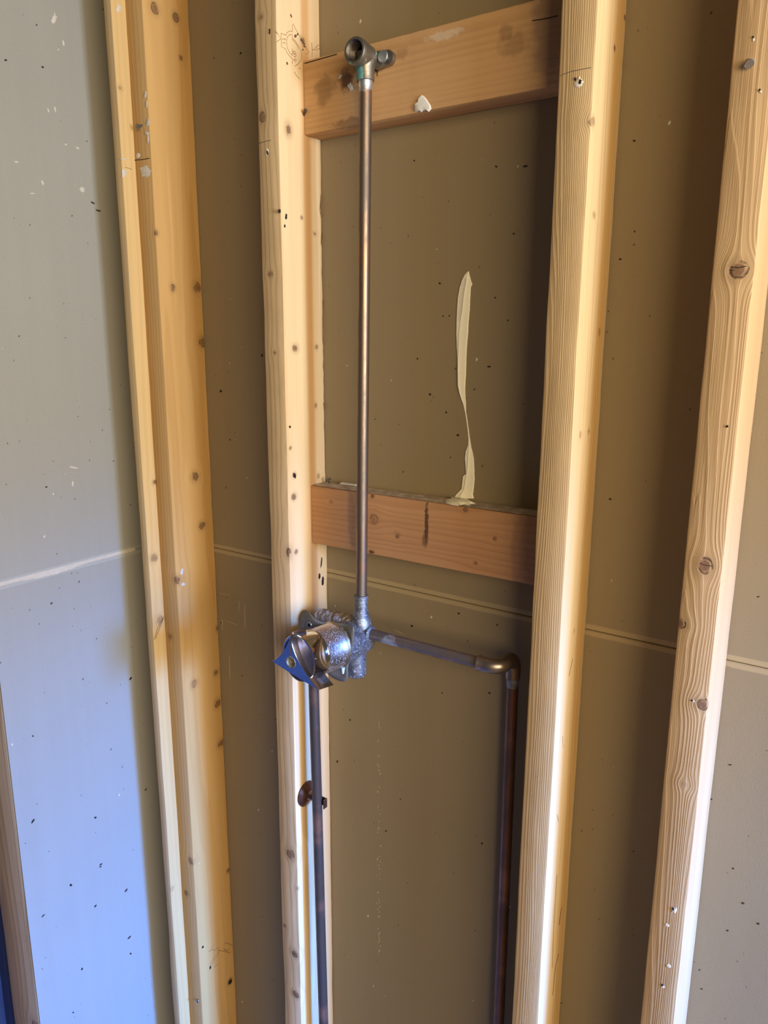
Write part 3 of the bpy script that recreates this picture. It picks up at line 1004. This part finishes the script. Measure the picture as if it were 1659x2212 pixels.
# ------------------------------------------------------------------ pipework
def copper_mat(name, base=(0.29, 0.20, 0.13), base2=(0.21, 0.165, 0.125), rough=0.46, solder=(), met_=0.92):
    n = NT(name)
    f = n.noise(n.vmath('MULTIPLY', n.co, (1, 1, 0.35)), 45, 4, 0.65)
    f2 = n.noise(n.vmath('ADD', n.co, (2, 5, 1)), 14, 3, 0.6)
    col = n.mix(n.step(f, 0.35, 0.65), base, base2)
    col = n.mix(n.math('MULTIPLY', n.step(f2, 0.5, 0.7), 0.5), col, (0.42, 0.20, 0.12))
    spots = n.step(n.noise(n.co, 420, 3, 0.6), 0.70, 0.78)
    col = n.mix(n.math('MULTIPLY', spots, 0.6), col, (0.45, 0.40, 0.33))
    met = n.math('SUBTRACT', met_, n.math('MULTIPLY', spots, 0.6))
    for (c, r, amt) in solder:                # tinned or limed places
        d = n.vmath('LENGTH', n.vmath('SUBTRACT', n.co, tuple(c)))
        s = n.math('MULTIPLY', n.step(n.math('ADD', d, n.math('MULTIPLY', n.math('SUBTRACT', n.noise(n.co, 180, 4, 0.7), 0.5), r*0.9)), r, r*0.7), amt)
        col = n.mix(s, col, (0.55, 0.57, 0.60))
    n.color(col)
    n.setin(n.b.inputs['Metallic'], met)
    n.setin(n.b.inputs['Roughness'], n.step(f, 0.3, 0.7, rough-0.06, rough+0.12))
    n.bump(n.noise(n.co, 300, 3, 0.6), 0.12, 0.0005)
    return n.m


PR = 0.00795
YE, YR = -0.060, -0.066           # pipe depth at the top elbow and at the valve
RT = at(790, 176, 'y', YE)
RB = at(780.2, 1296, 'y', YR)


def path(a, b, n=40, wob=0.0006, seed=0):
    out = []
    for i in range(n+1):
        t = i/n
        p = a.lerp(b, t)
        e = math.sin(math.pi*t)
        p += Vector((noise.noise(Vector((t*3, seed, 0))), noise.noise(Vector((t*3, seed, 5))), 0))*wob*e
        out.append(p)
    return out


# --- riser
riser = empty('riser_pipe', RB, 'tall vertical copper pipe from the mixing valve up to the brass elbow', 'pipe')
org = RB
link('pipe', tube(path(RT+Vector((0, 0, 0.008)), RB-Vector((0, 0, 0.02)), seed=2), PR, 28), copper_mat('copper_riser', solder=[((RT-RB).xyz, 0.016, 0.9)]), origin=RB, parent=riser, smooth=True)
link('solder_ring', lathe(RT-Vector((0, 0, 0.004)), (RB-RT), [(-0.006, PR), (-0.006, PR+0.0009), (0.001, PR+0.0008), (0.003, PR+0.0002), (0.004, PR-0.0002)], 28), metal('solder', (0.62, 0.64, 0.66), (0.50, 0.52, 0.55), 0.38, 120, 0.9, 0.3), parent=riser, smooth=True, label='bright solder ring under the elbow')

# --- drop-ear elbow on the upper block
EC = RT+Vector((0.0, 0.0, 0.027))          # where the axes cross
elb = empty('shower_elbow', EC, 'greenish brass elbow with open threaded mouth on the upper block', 'pipe fitting')
BRASS = metal('old_brass', (0.34, 0.30, 0.23), (0.22, 0.20, 0.165), 0.42, 70, 0.9, 0.25, deposit=((0.17, 0.34, 0.27), 0.12, 90))
bm = bmesh.new()
add_tube(bm, [EC+Vector((0, 0, -0.027)), EC+Vector((0, 0, -0.0265)), EC+Vector((0, 0, -0.016)), EC+Vector((0, 0, -0.006)), EC+Vector((0, 0, 0.004))], [0.0092, 0.0108, 0.0108, 0.0125, 0.0128], 32)
link('socket', bm, BRASS, origin=EC, parent=elb, smooth=True)
yt = -W-0.0005
mouth = EC+Vector((0, -0.024, 0.001))
prof = [(0.0, 0.0122), (0.0, 0.0146), (0.002, 0.0156), (0.009, 0.0155), (0.013, 0.0145), (0.024, 0.0133), (0.030, 0.0128), (0.034, 0.0118), (0.0395, 0.009), (0.0412, 0.0)]
link('mouth', lathe(mouth, (0, 1, 0), prof, 40), BRASS, origin=EC, parent=elb, smooth=True)
# threaded bore
tp = []
for i in range(26):
    tp.append((0.0002+i*0.0007, 0.0123-(0.0006 if i % 2 else 0)-0.00004*i))
tp += [(0.024, 0.0105), (0.030, 0.0085), (0.031, 0.0)]
link('threaded_bore', lathe(mouth, (0, 1, 0), tp, 40), metal('bore', (0.20, 0.17, 0.13), (0.07, 0.055, 0.045), 0.5, 90, 0.85, 0.2), origin=EC, parent=elb, smooth=True, label='dark threaded bore')
# verdigris band on the left of the socket
bm = bmesh.new()
rows = []
for i in range(13):
    a = math.radians(165+i*125/12)
    row = []
    for k in range(10):
        zz = -0.027+0.022*k/9
        r = (0.0108 if k < 6 else 0.0108+0.0018*(k-5)/4)+0.0004+0.0006*abs(noise.noise(Vector((i*0.7, k*0.9, 1))))
        if i in (0, 12):
            r -= 0.0005
        row.append(bm.verts.new(EC+Vector((math.cos(a)*r, math.sin(a)*r, zz))))
    rows.append(row)
for a, b in zip(rows, rows[1:]):
    for k in range(9):
        bm.faces.new((a[k], b[k], b[k+1], a[k+1]))
link('verdigris', bm, plain('verdigris', (0.10, 0.25, 0.22), 0.85, 220, 0.5, 0.6), parent=elb, smooth=True, label='green verdigris crust')
# the ears, bearing on the block
for sx in (1, -1):
    bm = bmesh.new()
    c = EC+Vector((sx*0.022, 0, 0.000))
    pts = []
    for k in range(17):
        a = -math.pi/2+math.pi*k/16
        pts.append((c.x+sx*0.0085*math.cos(a), c.z+0.0085*math.sin(a)))
    pts = [(EC.x+sx*0.004, EC.z-0.010)]+pts+[(EC.x+sx*0.004, EC.z+0.010)]
    link('ear', xz_prism(pts, -W-0.0075, -W-0.0006), BRASS, parent=elb, smooth=True)
scr = empty('elbow_screw', (EC.x+0.0225, -W-0.008, EC.z), 'grey flat-headed screw holding the brass elbow to the upper block', 'screw')
ZINC = metal('zinc', (0.42, 0.45, 0.48), (0.34, 0.37, 0.40), 0.45, 90, 0.9, 0.1)
SC = at(826, 121, 'y', -0.053)
scr.location = SC
link('screw_head', lathe(SC, (0, 1, 0), [(0, 0.0), (0, 0.0066), (0.0006, 0.0072), (0.0022, 0.0068), (0.0045, 0.0035), (0.0046, 0.0022)], 28), ZINC, parent=scr, smooth=True)
link('screw_shank', tube([SC+Vector((0, 0.003, 0)), SC+Vector((0.002, 0.0145, 0.0))], 0.0024, 14), ZINC, parent=scr, smooth=True)

# --- mixing valve
VZ = -0.050
VC = Vector((RB.x, YR, VZ))
valve = empty('mixing_valve', VC, 'chrome shower mixing valve with three-pointed handle on the copper pipes', 'valve')
CAST = metal('cast_brass', (0.31, 0.325, 0.34), (0.13, 0.135, 0.145), 0.45, 95, 0.8, 0.9, deposit=((0.62, 0.62, 0.62), 0.22, 330))
PA = at(806, 1371, 'y', YR)             # right-hand port
CZ = PA.z
bm = bmesh.new()
# vertical bore with shouldered top port
add_tube(bm, [(VC.x, YR, 0.004), (VC.x, YR, 0.0035), (VC.x, YR, -0.001), (VC.x, YR, -0.002), (VC.x, YR, -0.018), (VC.x, YR, -0.026), (VC.x, YR, -0.036), (VC.x, YR, -0.070)],
         [PR+0.0004, PR+0.0022, PR+0.0026, PR+0.0012, PR+0.0018, PR+0.0030, PR+0.0065, PR+0.0075], 30)
# cross bore between the hot and the cold port
HX = at(677, 1560, 'y', -0.074).x
add_tube(bm, [(PA.x-0.002, YR, CZ), (PA.x-0.0035, YR, CZ), (PA.x-0.008, YR, CZ), (PA.x-0.0085, YR, CZ), (PA.x-0.013, YR, CZ), (PA.x-0.018, YR, CZ), (VC.x-0.02, YR, CZ), (0.085, YR, CZ), (0.075, YR, CZ)],
         [PR+0.0008, PR+0.0038, PR+0.0040, PR+0.0028, PR+0.0036, PR+0.0075, 0.0175, 0.0165, 0.0125], 30)
link('body', bm, CAST, origin=VC, parent=valve, smooth=True)
SA = Vector((0.138, -0.115, -0.060))    # sleeve axis where it leaves the mounting plate
link('hub', lathe((SA.x+0.004, -0.048, SA.z-0.003), (0, -1, 0), [(0, 0.0), (0, 0.022), (0.004, 0.026), (0.030, 0.028), (0.066, 0.028)], 36), CAST, parent=valve, smooth=True)
STB = at(769, 1452, 'y', -0.078)
link('tub_port', lathe((STB.x, -0.078, STB.z-0.006), (0, 0, 1), [(0.0, 0.0), (0.0008, 0.0115), (0.003, 0.0142), (0.01, 0.0150), (0.040, 0.0150), (0.052, 0.016)], 32), CAST, parent=valve, smooth=True, label='capped lower port')
# lug with a screw hole behind the plate
LG = at(758, 1401, 'y', -0.100)
lug = lathe(LG, (0, 1, 0), [(0.001, 0.002), (0, 0.0022), (0, 0.0075), (0.001, 0.0085), (0.03, 0.0095)], 24)
link('lug', lug, CAST, parent=valve, smooth=True)
link('lug_hole', lathe(LG+Vector((0, 0.0002, 0)), (0, 1, 0), [(0.0, 0.0021), (0.004, 0.0021), (0.004, 0.0)], 18), CRACK, parent=valve, label='dark screw hole')
# crusty deposit over the cross bore
bm = bmesh.new()
rows = []
for i in range(90):
    x = 0.070+0.085*i/89
    row = []
    for k in range(25):
        a = math.radians(20+k*140/24)
        q = Vector((x, math.cos(a)*0.0172, math.sin(a)*0.0172))
        e = min(1, k/5, (24-k)/5, i/6, (89-i)/6)
        r = 0.0160+e*(0.0026+0.0026*noise.noise(q*130)+0.0016*noise.noise(q*330)+0.0008*noise.noise(q*800))
        row.append(bm.verts.new((x, YR+math.cos(a)*r, CZ+math.sin(a)*r)))
    rows.append(row)
for a, b in zip(rows, rows[1:]):
    for k in range(24):
        bm.faces.new((a[k], b[k], b[k+1], a[k+1]))
link('lime_crust', bm, plain('lime', (0.26, 0.21, 0.17), 0.9, 260, 0.75, 1.0), parent=valve, smooth=True, label='rough grey lime crust')

# mounting plate, wavy thin steel
PY = -0.115
off = [(-0.068, 0.010), (-0.066, 0.027), (-0.057, 0.039), (-0.042, 0.0435), (-0.029, 0.036), (-0.010, 0.032), (0.010, 0.0335), (0.028, 0.034), (0.0355, 0.0325), (0.0345, 0.020), (0.029, -0.008), (0.0235, -0.030), (0.0225, -0.045), (0.015, -0.0525), (0.000, -0.0515),
       (-0.014, -0.043), (-0.034, -0.030), (-0.052, -0.022), (-0.064, -0.008)]
poly = smooth_poly([(SA.x+a, SA.z+b) for a, b in off], 5)


def bendf(x, z):
    dx, dz = x-SA.x, z-SA.z
    return 0.006*math.sin(dx*70+0.5)*(1 if dz > 0 else 0.5)+0.05*max(0, -dz-0.03)


bm = bmesh.new()
# radial fill so that the bend shows; a hole in the upper lobe
rings = []
for t in (1.0, 0.85, 0.7, 0.55, 0.42):
    rings.append([(SA.x+(p[0]-SA.x)*t, SA.z+(p[1]-SA.z)*t) for p in poly])
vr = [[bm.verts.new((q[0], PY+bendf(*q), q[1])) for q in r] for r in rings]
for A, B in zip(vr, vr[1:]):
    for k in range(len(A)):
        j = (k+1) % len(A)
        bm.faces.new((A[k], A[j], B[j], B[k]))
plate = link('mounting_plate', bm, metal('plate_steel', (0.27, 0.255, 0.215), (0.20, 0.19, 0.165), 0.52, 60, 0.6, 0.08), parent=valve, smooth=True, label='dull curved steel plate')
so = plate.modifiers.new('thickness', 'SOLIDIFY')
so.thickness = 0.0014
H1 = at(674, 1347.5, 'y', PY)
H1.y = PY+bendf(H1.x, H1.z)
link('plate_hole', lathe(H1+Vector((0, -0.0016, 0)), (0, 1, 0), [(0, 0.0), (0, 0.0028), (0.0014, 0.0029)], 20), CRACK, parent=plate, label='dark screw hole')
link('hole_rim', lathe(H1+Vector((0, -0.0022, 0)), (0, 1, 0), [(0.0008, 0.0028), (0, 0.0030), (0, 0.0045), (0.0014, 0.0050)], 24), metal('rim_steel', (0.6, 0.58, 0.5), (0.5, 0.47, 0.4), 0.35, 60, 0.9, 0.05), parent=plate, smooth=True)
bm = bmesh.new()
for i in range(14):
    pass
add_tube(bm, [at(741, 1427+i*4, 'y', PY-0.002) for i in range(8)], [0.0008+0.0018*math.sin(math.pi*(i+1)/9)+0.0006*noise.noise(Vector((i*1.3, 0, 0))) for i in range(8)], 10)
link('lime_bead', bm, plain('lime_blue', (0.55, 0.68, 0.70), 0.8, 200, 0.2, 0.5), parent=plate, smooth=True, label='pale bluish lime bead')

# chrome sleeve
AX = (Vector((0.1285, -0.187, -0.0585))-SA).normalized()
CHROME = metal('chrome_scuffed', (0.74, 0.76, 0.80), (0.62, 0.64, 0.70), 0.24, 90, 1.0, 0.25, deposit=((0.50, 0.53, 0.60), 0.30, 480), rough2=0.38)
CHROME2 = metal('chrome', (0.76, 0.77, 0.80), (0.70, 0.71, 0.75), 0.07, 40, 1.0, 0.02)
SR = 0.0325
link('sleeve', lathe(SA, AX, [(-0.004, SR-0.001), (-0.004, SR+0.0006), (0.002, SR+0.0012), (0.004, SR), (0.036, SR), (0.0365, SR-0.0008)], 64), CHROME, parent=valve, smooth=True, label='scuffed chrome sleeve')
link('sleeve_seat', lathe(SA, AX, [(-0.003, SR+0.0002), (-0.001, SR+0.0022), (0.0015, SR+0.0016), (0.002, SR)], 64), metal('brass_seat', (0.50, 0.42, 0.24), (0.36, 0.30, 0.18), 0.35, 60, 0.95, 0.1), parent=valve, smooth=True, label='yellowish brass edge')
# handle: drum, three-pointed cap with skirt
drum = link('drum', lathe(SA, AX, [(0.0368, SR-0.001), (0.0368, SR+0.0004), (0.038, SR+0.0006), (0.0385, SR+0.0002), (0.0640, SR+0.0002), (0.0646, SR-0.0006), (0.0644, SR-0.0030)], 64), CHROME2, parent=valve, smooth=True)
disc = link('end_disc', lathe(SA, AX, [(0.0640, SR-0.0022), (0.0636, SR-0.0040), (0.0636, 0.0)], 64), metal('dull_disc', (0.20, 0.17, 0.185), (0.15, 0.125, 0.14), 0.42, 60, 0.8, 0.08), parent=valve, smooth=True, label='dull dark disc inside the handle')
CF = SA+AX*0.0730


def zv(x, y):
    return (570+x*0.12056, 1300+y*0.12056)


cy = CF.y
T = [at(*zv(500, 545), 'y', cy), at(*zv(135, 1060), 'y', cy), at(*zv(982, 1585), 'y', cy)]
C0 = at(*zv(485, 1085), 'y', cy)
cen = Vector((C0.x, C0.z))
tips = [Vector((t.x, t.z)) for t in T]
edge_mid = [at(*zv(330, 900), 'y', cy), at(*zv(470, 1280), 'y', cy), at(*zv(585, 990), 'y', cy)]
mids = [Vector((m.x, m.z)) for m in edge_mid]
outline = []
for i in range(3):
    a, b, m = tips[i], tips[(i+1) % 3], mids[i]
    ctrl = 2*m-0.5*(a+b)
    for k in range(18):
        t = k/18
        outline.append(a*(1-t)**2+ctrl*2*t*(1-t)+b*t*t)
bm = bmesh.new()
no = len(outline)
SK = 0.026
layers = []
for (d, s) in ((SK, 1.03), (0.002, 1.0), (0.0006, 0.99), (0.0, 0.965)):
    layers.append([bm.verts.new((cen.x+(q.x-cen.x)*s-AX.x*d, cy-AX.y*d, cen.y+(q.y-cen.y)*s-AX.z*d)) for q in outline])
inner = [bm.verts.new((cen.x+0.0082*math.cos(math.atan2(q.y-cen.y, q.x-cen.x)), cy, cen.y+0.0082*math.sin(math.atan2(q.y-cen.y, q.x-cen.x)))) for q in outline]
layers.append(inner)
for A, B in zip(layers, layers[1:]):
    for k in range(no):
        j = (k+1) % no
        bm.faces.new((A[k], A[j], B[j], B[k]))
cap = link('handle', bm, metal('chrome_cap', (0.66, 0.68, 0.74), (0.58, 0.60, 0.68), 0.14, 70, 1.0, 0.05, rough2=0.22), parent=valve, label='three-pointed chrome cap')
for p in cap.data.polygons:
    p.use_smooth = True
cap.data.set_sharp_from_angle(angle=math.radians(12))
for p in cap.data.polygons:
    p.use_smooth = p.index < len(cap.data.polygons)-no
so = cap.modifiers.new('thickness', 'SOLIDIFY')
so.thickness = 0.0016
so.offset = -1
sock = link('screw_socket', lathe(Vector((cen.x, cy+0.0002, cen.y)), (0, 1, 0), [(0.0004, 0.0086), (-0.0007, 0.0082), (-0.0006, 0.0072), (0.0006, 0.0068), (0.0002, 0.0062), (0.0014, 0.0058), (0.0014, 0.0052), (0.0055, 0.0046), (0.0056, 0.0)], 28), metal('socket_steel', (0.46, 0.44, 0.36), (0.20, 0.185, 0.14), 0.5, 400, 0.6, 0.4), parent=valve, smooth=True, label='ribbed screw socket')

for ch in (drum, disc, sock):
    w = wloc(ch)
    ch.parent = cap
    ch.location = w-wloc(cap)

# --- cold supply: from the right port to an elbow, back, then down
E1 = at(1078, 1452, 'y', YR)
E1.z = CZ
YB = -0.022
cold = empty('cold_supply_pipe', (E1.x, YB, FLOOR), 'copper pipe from the valve across to two elbows and down beside the stud', 'pipe')
hp = [PA-Vector((0.016, 0, 0)), Vector((E1.x-0.028, YR, CZ))]
COPD = copper_mat('copper_dark', (0.22, 0.105, 0.062), (0.15, 0.085, 0.06), 0.40, met_=0.7)
link('cross_pipe', tube(path(hp[0], hp[1], 20, 0.0003), PR, 28), copper_mat('copper_cross', (0.28, 0.205, 0.155), (0.20, 0.165, 0.14), 0.38, met_=0.75, solder=[((-0.045, 0, 0), 0.018, 0.8)]), parent=cold, smooth=True)


def bend(c, d0, d1, r, n=10):
    """quarter bend at corner c, arriving along d0 and leaving along d1"""
    d0, d1 = Vector(d0), Vector(d1)
    o = c-d0*r+d1*r
    return [o-d1*r*math.cos(math.pi/2*k/n)+d0*r*math.sin(math.pi/2*k/n) for k in range(n+1)]


bm = bmesh.new()
br = 0.0165
pts = [Vector((E1.x-0.0305, YR, CZ)), Vector((E1.x-0.030, YR, CZ))]
pts += bend(Vector((E1.x, YR, CZ)), (1, 0, 0), (0, 1, 0), br)
rad = [PR+0.0003]+[PR+0.0027, PR+0.0027, PR+0.0021]+[PR+0.0022]*(len(pts)-2)
pts = pts[:2]+[pts[1]+Vector((0.0022, 0, 0)), pts[1]+Vector((0.0030, 0, 0))]+pts[2:]
rad = rad[:len(pts)]
add_tube(bm, pts, rad, 28)
link('elbow', bm, copper_mat('copper_elbow', (0.40, 0.30, 0.23), (0.27, 0.225, 0.19), 0.28, solder=[((-0.008, -0.006, 0.0), 0.009, 0.4)]), parent=cold, smooth=True)
bm = bmesh.new()
b2 = bend(Vector((E1.x, YB, CZ)), (0, 1, 0), (0, 0, -1), 0.0165)
pts = [Vector((E1.x, YR+br-0.001, CZ))]+b2+[Vector((E1.x, YB, CZ-0.030)), Vector((E1.x, YB, CZ-0.0305))]
add_tube(bm, pts, [PR+0.0019]+[PR+0.0021]*(len(pts)-2)+[PR+0.0003], 28)
link('elbow', bm, copper_mat('copper_elbow_b', (0.34, 0.24, 0.165), (0.24, 0.18, 0.13), 0.34), parent=cold, smooth=True)
DB = at(1078, 2200, 'y', YB)
a = Vector((E1.x, YB, CZ-0.020))
bx = a.x+(DB.x-a.x)*(a.z-FLOOR)/(a.z-DB.z)
link('drop_pipe', tube(path(a, Vector((bx, YB, FLOOR)), 30, 0.0004, 3), PR, 28), COPD, parent=cold, smooth=True)
link('solder_patch', lathe((a.x, YB, CZ-0.030), (0, 0, -1), [(0.0, PR+0.0005), (0.010, PR+0.0004), (0.013, PR+0.0001)], 28), metal('tinned', (0.33, 0.34, 0.35), (0.22, 0.20, 0.19), 0.5, 160, 0.7, 0.3), parent=cold, smooth=True, label='grey tinned collar')

# --- hot supply: from the left port down along the stud
H0 = at(681, 1600, 'y', -0.074)
H9 = at(699, 2205, 'y', -0.074)
hx = H0.x+(H9.x-H0.x)*(H0.z-FLOOR)/(H0.z-H9.z)
hot = empty('hot_supply_pipe', (hx, -0.074, FLOOR), 'vertical copper pipe below the valve handle, close to the stud', 'pipe')
topx = H0.x-(H9.x-H0.x)*(CZ-0.02-H0.z)/(H0.z-H9.z)
link('pipe', tube(path(Vector((topx, -0.074, CZ-0.020)), Vector((hx, -0.074, FLOOR)), 40, 0.0004, 8), PR, 28), copper_mat('copper_hot', (0.125, 0.09, 0.066), (0.095, 0.075, 0.06), 0.42, met_=0.6), parent=hot, smooth=True)
bm = bmesh.new()
b3 = bend(Vector((topx, -0.070, CZ)), (-1, 0, 0), (0, 0, -1), 0.014)
add_tube(bm, [Vector((0.088, -0.066, CZ))]+b3+[Vector((topx, -0.0735, CZ-0.030))], PR+0.0021, 24)
link('elbow', bm, copper_mat('copper_hot_elbow'), parent=hot, smooth=True)
# bell hanger that holds it to the stud
BH = at(664, 1716, 'x', X2+W+0.004)
hang = empty('pipe_hanger', (X2+W, BH.y, BH.z), 'round copper bell hanger fixing the lower pipe to the stud', 'hanger')
CUB = copper_mat('copper_bell', (0.30, 0.16, 0.12), (0.22, 0.13, 0.11), 0.24)
hpz = BH.z
hpx = topx+(hx-topx)*(CZ-hpz)/(CZ-FLOOR)
link('bell', lathe((X2+W+0.0004, -0.0640, hpz), (1, 0, 0), [(0.0, 0.0200), (0.001, 0.0212), (0.002, 0.0208), (0.005, 0.0150), (0.009, 0.0080), (max(0.012, hpx-PR-X2-W-0.0010), 0.0055)], 36), CUB, parent=hang, smooth=True)
link('clip', board(hpx-PR-0.004, hpx+PR+0.0042, -0.0655, -0.0640, hpz-0.007, hpz+0.008, 0.0004, 6), CUB, parent=hang, smooth=True)
link('clip_tab', board(hpx+PR+0.0030, hpx+PR+0.0044, -0.0735, -0.0642, hpz-0.007, hpz+0.008, 0.0005, 4), CUB, parent=hang, smooth=True)

# ------------------------------------------------------------------ nails
NAIL = metal('nail_steel', (0.28, 0.29, 0.31), (0.16, 0.15, 0.15), 0.4, 200, 0.9, 0.1)
RUST = metal('nail_rust', (0.16, 0.10, 0.065), (0.09, 0.055, 0.04), 0.6, 200, 0.6, 0.2)


def nail(base, d, length, head, shank, mat, label, group=None):
    base, d = Vector(base), Vector(d).normalized()
    e = empty('nail', base, label, 'nail', group)
    link('shank', tube([base-d*0.004, base+d*length], shank, 12), mat, parent=e, smooth=True)
    link('head', lathe(base+d*(length+0.0012), -d, [(0, 0.0), (0, head*0.9), (0.0004, head), (0.0012, head*0.9), (0.0016, shank)], 20), mat, parent=e, smooth=True)
    return e


b_ = at(656, 248, 'x', X2+W)
nail(b_, (0.8, -0.55, 0.35), 0.009, 0.0026, 0.0016, RUST, 'small rusty nail beside the left end of the upper block')
b_ = at(1617, 132, 'y', -D)
nail(b_, (0.3, -0.75, -0.55), 0.006, 0.0042, 0.0019, metal('nail_bright', (0.60, 0.64, 0.70), (0.45, 0.48, 0.54), 0.25, 120, 1.0, 0.05), 'shiny bent nail near the top of the rightmost stud')
b_ = at(306, 271, 'y', -D)
nail(b_, (-0.05, -0.9, -0.4), 0.007, 0.0045, 0.0018, NAIL, 'grey nail head in the corner stud among plaster dabs')
b_ = at(722, 1041, 'z', MZ1+0.001)
nail(Vector((b_.x, -0.012, MZ1+0.001)), (0.25, -0.3, 0.9), 0.006, 0.0034, 0.0016, NAIL, 'grey nail standing in the dusty top of the middle block')
b_ = at(430, 2160, 'y', -D)
nail(b_, (0.2, -0.9, 0.2), 0.004, 0.0028, 0.0015, metal('nail_bright_low', (0.62, 0.60, 0.52), (0.40, 0.38, 0.34), 0.25, 120, 1.0, 0.05), 'small bright nail low on the corner stud')
# white scrap behind the riser on the block
q = at(760, 1046, 'z', MZ1+0.002)
bm = board(q.x-0.016, q.x+0.012, -0.012, -0.004, MZ1+0.0018, MZ1+0.0042, 0.0008, 12, axis='x', seed=5, rough=0.0012)
tag(link('plaster_scrap', bm, PLASTER, smooth=True), 'white plaster scrap on the middle block behind the riser pipe', 'scrap')
